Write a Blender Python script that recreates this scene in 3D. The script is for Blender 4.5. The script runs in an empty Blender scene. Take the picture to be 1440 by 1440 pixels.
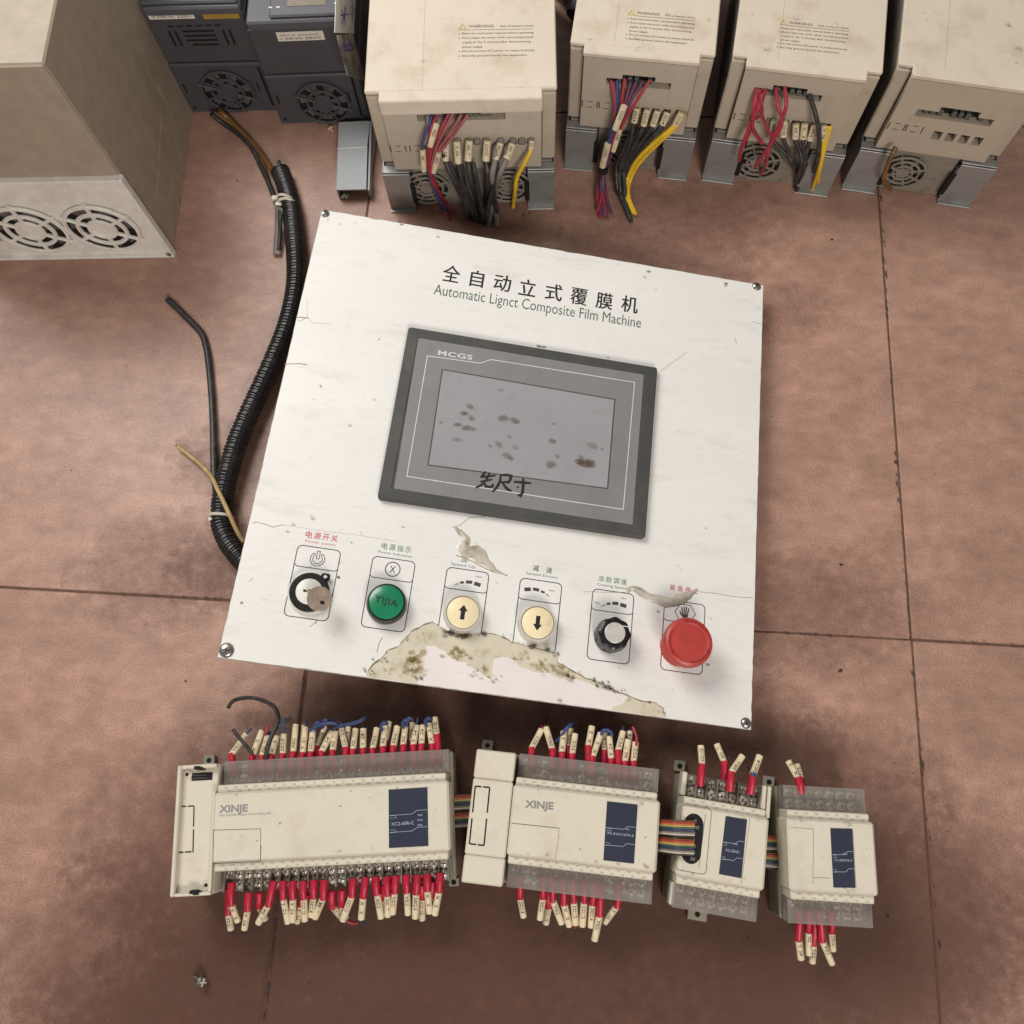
import bpy, math, random
from mathutils import Vector, Matrix
random.seed(7)
SC = bpy.context.scene
# ------------------------------------------------------------------ camera
F_PX, CAM_H = 1200.0, 734.1
ROT = Matrix(((0.9951893502564998, 0.09797018493422216, 0.0),
              (-0.09356713660744871, 0.9504628162970952, -0.29642136526181306),
              (-0.029040455973154442, 0.2949953858970483, 0.9550572622708665)))
CAMP = Vector((0, 0, CAM_H))
cd = bpy.data.cameras.new("camera"); cam = bpy.data.objects.new("camera", cd)
SC.collection.objects.link(cam); SC.camera = cam
cd.sensor_width = 36; cd.lens = 36 * F_PX / 1440; cd.clip_start = 0.01; cd.clip_end = 60
cam.matrix_world = Matrix.Translation(CAMP / 1000) @ ROT.to_4x4()
# ------------------------------------------------------------------ world and lamps (indoor)
w = bpy.data.worlds.new("World"); SC.world = w; w.use_nodes = True
bg = w.node_tree.nodes["Background"]; bg.inputs[0].default_value = (1.0, 0.95, 0.90, 1); bg.inputs[1].default_value = 0.24
def area(name, loc, target, size, power, col=(1, 0.93, 0.84), spread=180):
    l = bpy.data.lights.new(name, 'AREA'); l.shape = 'RECTANGLE'; l.size, l.size_y = size
    l.energy = power; l.color = col; l.spread = math.radians(spread)
    o = bpy.data.objects.new(name, l); SC.collection.objects.link(o); o.location = loc
    o.rotation_euler = (Vector(target) - Vector(loc)).to_track_quat('-Z', 'Y').to_euler()
    return o
area("ceiling_lamp", (-0.72, 1.25, 1.4), (-0.15, 0.42, 0), (0.9, 0.9), 27, (1, 0.97, 0.93))
area("room_lamp", (0.25, -1.25, 1.25), (0.0, 0.62, 0.05), (0.6, 0.4), 6.2, (1, 0.93, 0.87), 100)
SC.view_settings.view_transform = 'Standard'; SC.view_settings.look = 'None'
SC.view_settings.exposure = 0.0; SC.view_settings.gamma = 1
SC.cycles.use_denoising = True; SC.cycles.max_bounces = 8; SC.cycles.transparent_max_bounces = 24
# ------------------------------------------------------------------ materials
def lin(c):
    return tuple(((v / 255) / 12.92 if v <= 10 else ((v / 255 + .055) / 1.055) ** 2.4) for v in c)
def M(name, col, rough=.5, metal=0, var=.1, scale=60, dirt=0, dcol=(70, 52, 38), dscale=25, dlo=.5, dhi=.72,
      bump=0, bscale=600, spec=.5, coat=0, fine=0, fcol=None, flo=.56, fhi=.75, alpha=None, trans=0, emis=None, stretch=None):
    m = bpy.data.materials.new(name); m.use_nodes = True; nt = m.node_tree; N = nt.nodes; L = nt.links
    b = N["Principled BSDF"]; tc = N.new("ShaderNodeTexCoord"); co = tc.outputs["Object"]
    if stretch:
        mp = N.new("ShaderNodeMapping"); mp.inputs["Scale"].default_value = stretch; L.new(co, mp.inputs[0]); co = mp.outputs[0]
    def noise(s, d=4, r=.6):
        n = N.new("ShaderNodeTexNoise"); n.inputs["Scale"].default_value = s; n.inputs["Detail"].default_value = d
        n.inputs["Roughness"].default_value = r; L.new(co, n.inputs["Vector"]); return n.outputs["Fac"]
    def ramp(src, lo, hi):
        r = N.new("ShaderNodeMapRange"); r.inputs[1].default_value = lo; r.inputs[2].default_value = hi; L.new(src, r.inputs[0]); return r.outputs[0]
    def mix(fac, a, bb):
        x = N.new("ShaderNodeMix"); x.data_type = 'RGBA'
        L.new(fac, x.inputs[0]) if not isinstance(fac, float) else setattr(x.inputs[0], 'default_value', fac)
        for s, v in ((6, a), (7, bb)):
            if isinstance(v, tuple): x.inputs[s].default_value = (*v[:3], 1)
            else: L.new(v, x.inputs[s])
        return x.outputs[2]
    c = lin(col)
    out = mix(ramp(noise(scale), .3, .7), tuple(v * (1 - var) for v in c), tuple(min(1, v * (1 + var)) for v in c))
    if fine:
        fc = lin(fcol) if fcol else tuple(v * .45 for v in c)
        mm = N.new("ShaderNodeMath"); mm.operation = 'MULTIPLY'; L.new(ramp(noise(scale * 14, 3, .7), flo, fhi), mm.inputs[0]); mm.inputs[1].default_value = fine
        out = mix(mm.outputs[0], out, fc)
    if dirt:
        mm = N.new("ShaderNodeMath"); mm.operation = 'MULTIPLY'; L.new(ramp(noise(dscale, 8, .68), dlo, dhi), mm.inputs[0]); mm.inputs[1].default_value = dirt
        out = mix(mm.outputs[0], out, lin(dcol))
    L.new(out, b.inputs["Base Color"])
    b.inputs["Metallic"].default_value = metal
    rr = N.new("ShaderNodeMapRange"); rr.inputs[3].default_value = max(.02, rough - .08); rr.inputs[4].default_value = min(1, rough + .1)
    L.new(noise(scale * 2.5), rr.inputs[0]); L.new(rr.outputs[0], b.inputs["Roughness"])
    b.inputs["Specular IOR Level"].default_value = spec
    if coat: b.inputs["Coat Weight"].default_value = coat; b.inputs["Coat Roughness"].default_value = .15
    if bump:
        bp = N.new("ShaderNodeBump"); bp.inputs["Strength"].default_value = 1; bp.inputs["Distance"].default_value = bump * .001
        L.new(noise(bscale, 3), bp.inputs["Height"]); L.new(bp.outputs[0], b.inputs["Normal"])
    if alpha is not None: b.inputs["Alpha"].default_value = alpha
    return m
MT = {}
def mk(k, *a, **kw): MT[k] = M(k, *a, **kw)
mk('floor_tile', (184, 145, 127), .42, var=.17, scale=60, fine=.85, fcol=(102, 70, 56), flo=.44, fhi=.78, dirt=.6, dcol=(108, 78, 64), dscale=13, dlo=.42, dhi=.80, bump=.16, bscale=420, spec=.55, stretch=(.8, 1.2, 1))
mk('grout', (98, 74, 60), .9, var=.3, scale=120)
mk('panel_film', (228, 227, 223), .36, var=.03, scale=9, dirt=.5, dcol=(186, 178, 162), dscale=22, dlo=.54, dhi=.8, fine=.10, fcol=(150, 140, 122), flo=.55, fhi=.72, bump=.06, bscale=120, stretch=(.6, 1.8, 1))
mk('panel_metal', (170, 166, 160), .5, .3, dirt=.5)
mk('old_film', (206, 199, 178), .45, var=.08, scale=50, dirt=.6, dcol=(150, 134, 96), dscale=38, dlo=.55, dhi=.72, bump=.5, bscale=110)
mk('bare_backing', (226, 219, 216), .7, var=.04, scale=30, dirt=.5, dcol=(168, 155, 140), dscale=60, dlo=.62, dhi=.72, bump=.2, bscale=200)
mk('torn_edge', (150, 132, 92), .6, var=.4, scale=160, dirt=.8, dcol=(66, 58, 36), dscale=120)
mk('film_bubble', (206, 198, 184), .2, var=.12, scale=90, dirt=.7, dcol=(138, 124, 100), dscale=70, dlo=.46, dhi=.66, coat=.5, bump=.6, bscale=260, alpha=.88)
mk('ink_black', (26, 24, 24), .55, var=.1)
mk('ink_grey', (76, 100, 86), .6, var=.1)
mk('ink_outline', (66, 64, 66), .6)
mk('ink_red', (196, 70, 84), .6); mk('ink_green', (92, 140, 100), .6)
mk('marker_ink', (34, 34, 34), .4, var=.4, scale=300)
mk('bezel_dark', (68, 68, 66), .55, dirt=.2, dcol=(120, 116, 104), bump=.05)
mk('bezel_grey', (128, 128, 128), .42, var=.04, dirt=.3, dcol=(112, 108, 98), dscale=20)
mk('screen_glass', (152, 152, 156), .22, var=.05, scale=14, dirt=.4, dcol=(122, 120, 116), dscale=30, dlo=.5, dhi=.8)
mk('silver_line', (205, 207, 206), .5)
mk('steel', (176, 172, 164), .3, 1, var=.2, scale=200, dirt=.3, dcol=(70, 62, 52), dscale=200)
mk('brushed_alu', (220, 216, 208), .35, .4, var=.12, scale=200)
mk('black_rubber', (30, 30, 31), .5, dirt=.3, dcol=(86, 78, 68), dscale=90)
mk('black_gloss', (20, 19, 19), .3, var=.2)
mk('green_lens', (14, 126, 84), .28, var=.15, scale=60, coat=.4)
mk('button_yellow', (238, 222, 182), .4, var=.07, scale=50, dirt=.35, dcol=(182, 160, 96), dscale=90, dlo=.58)
mk('button_ring', (214, 209, 200), .28, .25, var=.05)
mk('switch_white', (222, 220, 212), .35)
mk('key_metal', (186, 168, 150), .34, .55, var=.25, scale=120, dirt=.35, dcol=(80, 62, 48), dscale=100)
mk('stop_red', (178, 62, 56), .42, var=.08, scale=50, dirt=.55, dcol=(128, 58, 42), dscale=60, dlo=.5, dhi=.78)
mk('stop_red_mark', (150, 36, 32), .5)
mk('drive_beige', (182, 170, 152), .55, var=.05, scale=20, dirt=.5, dcol=(122, 98, 72), dscale=22, dlo=.55, dhi=.85, fine=.15, bump=.04)
mk('drive_cover', (212, 199, 181), .5, var=.04, scale=18, dirt=.65, dcol=(158, 136, 108), dscale=22, dlo=.5, dhi=.8, fine=.12, bump=.04)
mk('drive_side', (112, 106, 96), .6, dirt=.5, dcol=(60, 54, 44))
mk('zinc_sheet', (158, 160, 158), .45, .55, var=.12, scale=40, dirt=.6, dcol=(96, 86, 74), dscale=40)
mk('grille_grey', (138, 130, 118), .6, dirt=.5, dcol=(52, 44, 36), dscale=120)
mk('deep_black', (12, 11, 11), .8)
mk('terminal_grey', (96, 96, 92), .5, .2)
mk('print_brown', (104, 90, 76), .7); mk('print_yellow', (188, 166, 60), .6)
mk('white_cabinet', (228, 225, 216), .5, dirt=.35, dcol=(130, 112, 92), dscale=14)
mk('cabinet_side', (164, 150, 132), .55, dirt=.5, dcol=(118, 92, 74), dscale=9, dlo=.52, dhi=.85)
mk('dark_plastic', (72, 71, 76), .5, var=.06, scale=20, dirt=.35, dcol=(104, 98, 92), dscale=30, dlo=.55, dhi=.85, bump=.06)
mk('dark_plastic_two', (86, 86, 92), .45, var=.05)
mk('sticker_white', (224, 219, 208), .6, dirt=.3); mk('sticker_yellow', (168, 138, 62), .6, dirt=.4)
mk('crumpled_sticker', (188, 180, 166), .5, dirt=.8, dcol=(84, 74, 60), dscale=60, dlo=.45, dhi=.6, bump=1.5, bscale=90)
mk('ink_blue', (66, 66, 140), .6); mk('ink_purple', (110, 70, 160), .6)
mk('lcd_grey', (132, 122, 110), .25)
mk('cover_grey', (160, 165, 168), .42, var=.04, dirt=.2, dcol=(120, 116, 106))
mk('plc_cream', (212, 205, 187), .45, var=.03, scale=18, dirt=.35, dcol=(150, 130, 106), dscale=30, dlo=.5, dhi=.8, fine=.14, bump=.03)
mk('plc_base', (150, 146, 130), .55, dirt=.4)
mk('clear_cover', (158, 150, 144), .2, var=.12, scale=80, dirt=.25, dcol=(200, 190, 178), dscale=150, alpha=.33, spec=.7)
mk('terminal_block', (136, 130, 120), .6, dirt=.3)
mk('nickel', (234, 228, 216), .32, .2, var=.15, scale=300, dirt=.35, dcol=(90, 82, 70), dscale=300)
mk('plc_label', (46, 50, 68), .35, var=.06, scale=30)
mk('label_print', (168, 176, 190), .5)
mk('plc_print', (120, 116, 106), .6); mk('logo_grey', (138, 136, 134), .5)
mk('seam_dark', (60, 52, 42), .8)
mk('red_sleeve', (176, 24, 52), .42, var=.2, scale=140, dirt=.35, dcol=(110, 24, 34), dscale=140)
mk('marker_cream', (220, 204, 172), .5, var=.07, scale=120, dirt=.35, dcol=(160, 136, 100), dscale=160)
mk('wire_black', (46, 44, 43), .45, var=.2, scale=120, dirt=.5, dcol=(112, 106, 98), dscale=160)
mk('wire_blue', (54, 68, 110), .45, var=.2); mk('wire_red', (158, 48, 62), .42, var=.2, scale=100)
mk('wire_pink', (160, 84, 88), .45, var=.2, scale=100); mk('wire_purple', (104, 58, 86), .45, var=.2)
mk('wire_yellow', (226, 184, 44), .4, var=.15); mk('wire_brown', (116, 82, 46), .3, var=.3, scale=60)
mk('wire_grey', (128, 122, 114), .5, var=.15); mk('wire_tan', (178, 152, 104), .5, var=.3, scale=100, dirt=.6, dscale=90)
mk('conduit_black', (34, 34, 36), .38, var=.2, scale=60, dirt=.35, dcol=(92, 82, 70), dscale=50)
mk('tie_white', (206, 198, 180), .4); mk('copper', (170, 110, 70), .4, .8)
mk('floor_bit', (196, 170, 130), .4); mk('speck_brown', (64, 38, 26), .8)
RIB = [('rib_brown', (104, 58, 34)), ('rib_red', (160, 58, 42)), ('rib_orange', (184, 104, 62)), ('rib_yellow', (186, 162, 92)), ('rib_green', (58, 92, 62)),
       ('rib_blue', (44, 58, 92)), ('rib_violet', (66, 58, 72)), ('rib_grey', (128, 120, 112)), ('rib_white', (196, 186, 170)), ('rib_black', (36, 32, 32))]
for k, c in RIB: mk(k, c, .45)
# stain material: vertex alpha, broken up by noise
def stain_mat(name, col, strength=1.0, scale=180, lo=.78, hi=1.4):
    m = M(name, col, .7, var=.25, scale=scale); nt = m.node_tree; N = nt.nodes; L = nt.links; b = N["Principled BSDF"]
    at = N.new("ShaderNodeAttribute"); at.attribute_name = "soft"; tc = N.new("ShaderNodeTexCoord")
    n = N.new("ShaderNodeTexNoise"); n.inputs["Scale"].default_value = scale; n.inputs["Detail"].default_value = 6; n.inputs["Roughness"].default_value = .7
    L.new(tc.outputs["Object"], n.inputs["Vector"])
    a = N.new("ShaderNodeMath"); a.operation = 'ADD'; L.new(n.outputs["Fac"], a.inputs[0]); L.new(at.outputs["Fac"], a.inputs[1])
    r = N.new("ShaderNodeMapRange"); r.inputs[1].default_value = lo; r.inputs[2].default_value = hi; r.inputs[4].default_value = strength
    L.new(a.outputs[0], r.inputs[0]); L.new(r.outputs[0], b.inputs["Alpha"]); MT[name] = m
stain_mat('grime_brown', (96, 78, 48), .9, 260); stain_mat('grime_dark', (52, 46, 40), .9, 300)
stain_mat('grime_ochre', (150, 130, 78), .85, 220); stain_mat('grime_shade_floor', (104, 70, 56), .8, 90, .45, 1.75)
stain_mat('grime_screen', (92, 88, 78), .8, 320, .6, 1.6)
stain_mat('grime_rust', (98, 74, 60), .8, 260)
# ------------------------------------------------------------------ mesh helpers (all in millimetres)
class MB:
    def __init__(s): s.v = []; s.f = []; s.m = []; s.a = {}
    def add(s, vs, fs, mi=0):
        o = len(s.v); s.v += [tuple(v) for v in vs]; s.f += [tuple(i + o for i in f) for f in fs]; s.m += [mi] * len(fs); return o
    def box(s, x0, x1, y0, y1, z0, z1, c=0, mi=0):
        if c <= 0:
            s.add([(x0, y0, z0), (x1, y0, z0), (x1, y1, z0), (x0, y1, z0), (x0, y0, z1), (x1, y0, z1), (x1, y1, z1), (x0, y1, z1)],
                  [(3, 2, 1, 0), (4, 5, 6, 7), (0, 1, 5, 4), (1, 2, 6, 5), (2, 3, 7, 6), (3, 0, 4, 7)], mi); return
        c = min(c, (x1 - x0) * .45, (y1 - y0) * .45, (z1 - z0) * .45)
        # chamfered box: 24 verts
        X = (x0, x1); Y = (y0, y1); Z = (z0, z1); vs = []; idx = {}
        for i in (0, 1):
            for j in (0, 1):
                for k in (0, 1):
                    px = X[i] + (c if i == 0 else -c); py = Y[j] + (c if j == 0 else -c); pz = Z[k] + (c if k == 0 else -c)
                    for ax, p in ((0, (X[i], py, pz)), (1, (px, Y[j], pz)), (2, (px, py, Z[k]))):
                        idx[(i, j, k, ax)] = len(vs); vs.append(p)
        I = idx; fs = []
        for ax in range(3):
            for sd in (0, 1):
                q = []
                for (a, b_) in ((0, 0), (1, 0), (1, 1), (0, 1)):
                    t = [0, 0, 0]; t[ax] = sd; t[(ax + 1) % 3] = a; t[(ax + 2) % 3] = b_; q.append(I[(*t, ax)])
                fs.append(q if sd else q[::-1])
        for ax in range(3):   # edges parallel to ax
            for a in (0, 1):
                for b_ in (0, 1):
                    a1, a2 = (ax + 1) % 3, (ax + 2) % 3
                    t0 = [0, 0, 0]; t0[a1] = a; t0[a2] = b_; t1 = list(t0); t1[ax] = 1
                    q = [I[(*t0, a1)], I[(*t1, a1)], I[(*t1, a2)], I[(*t0, a2)]]
                    fs.append(q if (a == b_) ^ False else q[::-1])
        for i in (0, 1):
            for j in (0, 1):
                for k in (0, 1): fs.append([I[(i, j, k, 0)], I[(i, j, k, 1)], I[(i, j, k, 2)]])
        s.add(vs, fs, mi)
    def prism(s, pts, z0, z1, mi=0):
        n = len(pts); vs = [(x, y, z0) for x, y in pts] + [(x, y, z1) for x, y in pts]
        a = sum(pts[i][0] * pts[(i + 1) % n][1] - pts[(i + 1) % n][0] * pts[i][1] for i in range(n))
        r = list(range(n)) if a > 0 else list(range(n))[::-1]
        fs = [tuple(n + i for i in r), tuple(reversed(r))]
        for k in range(n): i, j = r[k], r[(k + 1) % n]; fs.append((i, j, n + j, n + i))
        s.add(vs, fs, mi)
    def lathe(s, prof, c=(0, 0), seg=32, mi=0, wob=None, axis='z'):
        vs = []; fs = []
        for (r, z) in prof:
            for i in range(seg):
                a = 2 * math.pi * i / seg; rr = r * (wob(a, z) if wob else 1)
                vs.append((c[0] + rr * math.cos(a), c[1] + rr * math.sin(a), z))
        m = len(prof)
        for j in range(m - 1):
            for i in range(seg):
                k = (i + 1) % seg; fs.append((j * seg + i, j * seg + k, (j + 1) * seg + k, (j + 1) * seg + i))
        fs.append(tuple(range(seg))[::-1]); fs.append(tuple((m - 1) * seg + i for i in range(seg)))
        if axis == 'y': vs = [(x, z, y) for x, y, z in vs]      # axis along y; c is (x,z)
        s.add(vs, fs, mi)
    def tube(s, pts, r, seg=8, step=None, mi=0, rf=None, raw=False, flat=1.0):
        P = [Vector(p) for p in pts]
        if not raw and len(P) > 2: P = spline(P, step or max(2.5, r * 1.4))
        n = len(P); rings = []; up = None; vs = []; fs = []; L = 0
        for i, p in enumerate(P):
            t = (P[min(i + 1, n - 1)] - P[max(i - 1, 0)]).normalized()
            if i: L += (p - P[i - 1]).length
            if up is None:
                up = Vector((0, 0, 1)) if abs(t.z) < .9 else Vector((0, 1, 0))
            sd = t.cross(up).normalized(); up = sd.cross(t).normalized()
            rr = r * (rf(L) if rf else 1)
            for k in range(seg):
                a = 2 * math.pi * k / seg; vs.append(p + sd * (rr * math.cos(a)) + up * (rr * flat * math.sin(a)))
        for i in range(n - 1):
            for k in range(seg):
                j = (k + 1) % seg; fs.append((i * seg + k, i * seg + j, (i + 1) * seg + j, (i + 1) * seg + k))
        fs.append(tuple(range(seg))[::-1]); fs.append(tuple((n - 1) * seg + i for i in range(seg)))
        s.add(vs, fs, mi)
    def strip(s, pts, w, z, mi=0, closed=False, wf=None, th=0):
        """flat printed line on a plane z"""
        P = [Vector((p[0], p[1])) for p in pts]; n = len(P); vs = []
        for i in range(n):
            a = P[(i - 1) % n] if (closed or i) else P[i]; b = P[(i + 1) % n] if (closed or i < n - 1) else P[i]
            d1 = (P[i] - a); d2 = (b - P[i])
            d1 = d1.normalized() if d1.length > 1e-6 else d2.normalized(); d2 = d2.normalized() if d2.length > 1e-6 else d1
            t = (d1 + d2); t = t.normalized() if t.length > 1e-6 else d1
            nrm = Vector((-t.y, t.x)); k = 1 / max(.5, nrm.dot(Vector((-d1.y, d1.x))))
            ww = w * (wf[i] if wf else 1) * .5 * k; vs += [(*(P[i] + nrm * ww), z), (*(P[i] - nrm * ww), z)]
        fs = [(2 * i + 1, 2 * ((i + 1) % n) + 1, 2 * ((i + 1) % n), 2 * i) for i in range(n if closed else n - 1)]
        s.add(vs, fs, mi)
    def holes(s, x0, x1, z0, z1, hl, y0, y1, mi=0):
        """upright plate between planes y0<y1 with rectangular holes (hx0,hx1,hz0,hz1)"""
        xs = sorted({x0, x1, *[min(max(h[k], x0), x1) for h in hl for k in (0, 1)]}); zs = sorted({z0, z1, *[min(max(h[k], z0), z1) for h in hl for k in (2, 3)]})
        def solid(i, k):
            if i < 0 or k < 0 or i >= len(xs) - 1 or k >= len(zs) - 1: return False
            cx = (xs[i] + xs[i + 1]) / 2; cz = (zs[k] + zs[k + 1]) / 2
            return not any(h[0] < cx < h[1] and h[2] < cz < h[3] for h in hl)
        for i in range(len(xs) - 1):
            for k in range(len(zs) - 1):
                if not solid(i, k): continue
                a, b_, c, d = xs[i], xs[i + 1], zs[k], zs[k + 1]
                s.add([(a, y0, c), (b_, y0, c), (b_, y0, d), (a, y0, d)], [(0, 1, 2, 3)], mi)
                if not solid(i - 1, k): s.add([(a, y0, c), (a, y0, d), (a, y1, d), (a, y1, c)], [(0, 1, 2, 3)], mi)
                if not solid(i + 1, k): s.add([(b_, y0, c), (b_, y1, c), (b_, y1, d), (b_, y0, d)], [(0, 1, 2, 3)], mi)
                if not solid(i, k - 1): s.add([(a, y0, c), (a, y1, c), (b_, y1, c), (b_, y0, c)], [(0, 1, 2, 3)], mi)
                if not solid(i, k + 1): s.add([(a, y0, d), (b_, y0, d), (b_, y1, d), (a, y1, d)], [(0, 1, 2, 3)], mi)
    def blob(s, c, r, val=.6, seg=14, z=0, sq=1, rot=0, mi=0):
        """soft stain: centre value fading to zero at the rim"""
        o = len(s.v); ca, sa = math.cos(rot), math.sin(rot); vs = [(c[0], c[1], z)]
        for q in (.5, 1):
            for i in range(seg):
                a = 2 * math.pi * i / seg; x = math.cos(a) * r * q; y = math.sin(a) * r * sq * q; vs.append((c[0] + x * ca - y * sa, c[1] + x * sa + y * ca, z))
        fs = [(0, 1 + i, 1 + (i + 1) % seg) for i in range(seg)] + [(1 + i, 1 + seg + i, 1 + seg + (i + 1) % seg, 1 + (i + 1) % seg) for i in range(seg)]
        s.add(vs, fs, mi); s.a[o] = val
        for i in range(seg): s.a[o + 1 + i] = val * .8
    def build(s, name, mats, parent=None, smooth=35, label=None):
        me = bpy.data.meshes.new(name); me.from_pydata([(x * .001, y * .001, z * .001) for x, y, z in s.v], [], s.f)
        if not isinstance(mats, (list, tuple)): mats = [mats]
        for k in mats: me.materials.append(MT[k])
        if len(mats) > 1: me.polygons.foreach_set("material_index", s.m)
        if s.a:
            at = me.attributes.new("soft", 'FLOAT', 'POINT')
            for i, v in s.a.items(): at.data[i].value = v
        if smooth:
            me.shade_smooth(); me.set_sharp_from_angle(angle=math.radians(smooth))
        me.update(); o = bpy.data.objects.new(name, me); SC.collection.objects.link(o)
        if parent is not None: o.parent = parent.e if isinstance(parent, Thing) else parent
        if label: o['label'] = label
        return o
def spline(P, step):
    out = []
    for i in range(len(P) - 1):
        p0 = P[max(i - 1, 0)]; p1 = P[i]; p2 = P[i + 1]; p3 = P[min(i + 2, len(P) - 1)]
        n = max(2, int((p2 - p1).length / step))
        for k in range(n):
            t = k / n; out.append(.5 * ((2 * p1) + (p2 - p0) * t + (2 * p0 - 5 * p1 + 4 * p2 - p3) * t * t + (3 * p1 - p0 - 3 * p2 + p3) * t ** 3))
    out.append(P[-1]); return out
def ray(px, py):
    return ROT @ Vector(((px - 720) / F_PX, -(py - 720) / F_PX, -1))
class Thing:
    def __init__(s, name, label, cat, mat3=None, loc=(0, 0, 0), rot=0, group=None, empty=True):
        s.m = (Matrix.Translation(Vector(loc)) @ (mat3.to_4x4() if mat3 else Matrix.Rotation(rot, 4, 'Z'))); s.inv = s.m.inverted()
        s.e = bpy.data.objects.new(name, None); s.e.empty_display_size = .02; SC.collection.objects.link(s.e)
        mm = s.m.copy(); mm.translation = mm.translation / 1000; s.e.matrix_world = mm
        tag(s.e, label, cat, group)
    def hit(s, px, py, val=0, axis=2):
        o = s.inv @ CAMP; d = s.inv.to_3x3() @ ray(px, py); t = (val - o[axis]) / d[axis]; return o + d * t
    def P(s, pts, val=0, axis=2): return [s.hit(x, y, val, axis) for x, y in pts]
    def W(s, pts):  # points with their own heights
        return [s.hit(p[0], p[1], p[2], 2) for p in pts]
def tag(o, label, cat, group=None):
    o['label'] = label; o['category'] = cat
    if group: o['group'] = group
    return o
WORLD = type('W', (), {})
def U(px, py, z=0):
    d = ray(px, py); return CAMP + d * ((z - CAM_H) / d.z)
# ---- lettering
_gc = {}
def glyphs(s, spacing=1.0, bold=0.0):
    k = (s, spacing, bold)
    if k not in _gc:
        cu = bpy.data.curves.new("lettering", 'FONT'); cu.body = s; cu.size = 1; cu.space_character = spacing; cu.resolution_u = 3; cu.offset = bold
        o = bpy.data.objects.new("lettering", cu); SC.collection.objects.link(o)
        dg = bpy.context.evaluated_depsgraph_get(); me = bpy.data.meshes.new_from_object(o.evaluated_get(dg))
        vs = [tuple(v.co) for v in me.vertices]; fs = [tuple(p.vertices) for p in me.polygons]
        bpy.data.objects.remove(o); bpy.data.meshes.remove(me); bpy.data.curves.remove(cu)
        if not vs: vs = [(0, 0, 0), (1, 0, 0), (1, .7, 0)]; fs = [(0, 1, 2)]
        _gc[k] = (vs, fs, min(v[0] for v in vs), max(v[0] for v in vs), min(v[1] for v in vs), max(v[1] for v in vs))
    return _gc[k]
def text(mb, s, o, ux, uy, h, width=None, mi=0, em=.70, spacing=1.0, bold=0.0):
    """o: baseline start, ux/uy unit vectors, h cap height, width: fitted total width"""
    vs, fs, x0, x1, y0, y1 = glyphs(s, spacing, bold); k = h / em; kx = (width / (x1 - x0)) if width else k
    o = Vector(o); ux = Vector(ux); uy = Vector(uy)
    mb.add([o + ux * ((v[0] - x0) * kx) + uy * (v[1] * k) for v in vs], fs, mi)
def text_fit(mb, s, a, b, h, mi=0, em=.70, n=(0, 0, 1), spacing=1.0, bold=0.0):
    a = Vector(a); b = Vector(b); ux = (b - a).normalized(); uy = Vector(n).cross(ux).normalized()
    text(mb, s, a, ux, uy, h, (b - a).length, mi, em, spacing, bold)
def cjk(mb, ch, c, ux, uy, wd, ht, mi=0, bold=0.0):
    """one character centred at c, fitted to wd x ht"""
    vs, fs, x0, x1, y0, y1 = glyphs(ch); cx, cy = (x0 + x1) / 2, (y0 + y1) / 2; c = Vector(c); k = bold * ht
    for i, (dx, dy) in enumerate(((-k, -k * .4), (k, k * .4), (-k * .4, k * .6), (k * .4, -k * .6)) if bold else ((0, 0),)):   # heavier strokes: overprints
        mb.add([c + ux * ((v[0] - cx) / (x1 - x0) * wd + dx) + uy * ((v[1] - cy) / (y1 - y0) * ht + dy) + Vector((0, 0, i * .004)) for v in vs], fs, mi)
X3, Y3, Z3 = Vector((1, 0, 0)), Vector((0, 1, 0)), Vector((0, 0, 1))
def inst(src, parent, mat4, name=None):
    o = src.copy(); SC.collection.objects.link(o); o.parent = parent.e if isinstance(parent, Thing) else parent
    m = mat4.copy(); m.translation = m.translation / 1000; o.matrix_local = m; return o
def set_local(o, mat4):
    m = mat4.copy(); m.translation = m.translation / 1000; o.matrix_local = m
# ================================================================== FLOOR
FR = -0.157; fu = Vector((math.cos(FR), math.sin(FR), 0)); fv = Vector((-math.sin(FR), math.cos(FR), 0))
g = bpy.data.objects.new("floor", None); SC.collection.objects.link(g); g['kind'] = 'structure'; g.rotation_euler.z = FR
b = MB(); b.box(-3000, 3200, -2600, 3600, -14, -1.3); b.build("grout_bed", 'grout', g, 0)
us = [-203 + 514 * k for k in range(-4, 6)]; vs_ = [130 + 537 * k for k in range(-3, 5)]
first = None
for i in range(len(us) - 1):
    for j in range(len(vs_) - 1):
        if first is None:
            b = MB(); b.box(-256.0, 256.0, -267.6, 267.6, -9, 0, .8); first = b.build("tile", 'floor_tile', g, 0); o = first
        else:
            o = first.copy(); SC.collection.objects.link(o); o.parent = g
        near = abs(us[i] + 203) < 600 and -500 < vs_[j] < 900
        dz = random.uniform(-.5, .0); o.location = ((us[i] + 257 + random.uniform(-.5, .5)) * .001, (vs_[j] + 268.5 + random.uniform(-.6, .6)) * .001, dz * .001)
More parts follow.
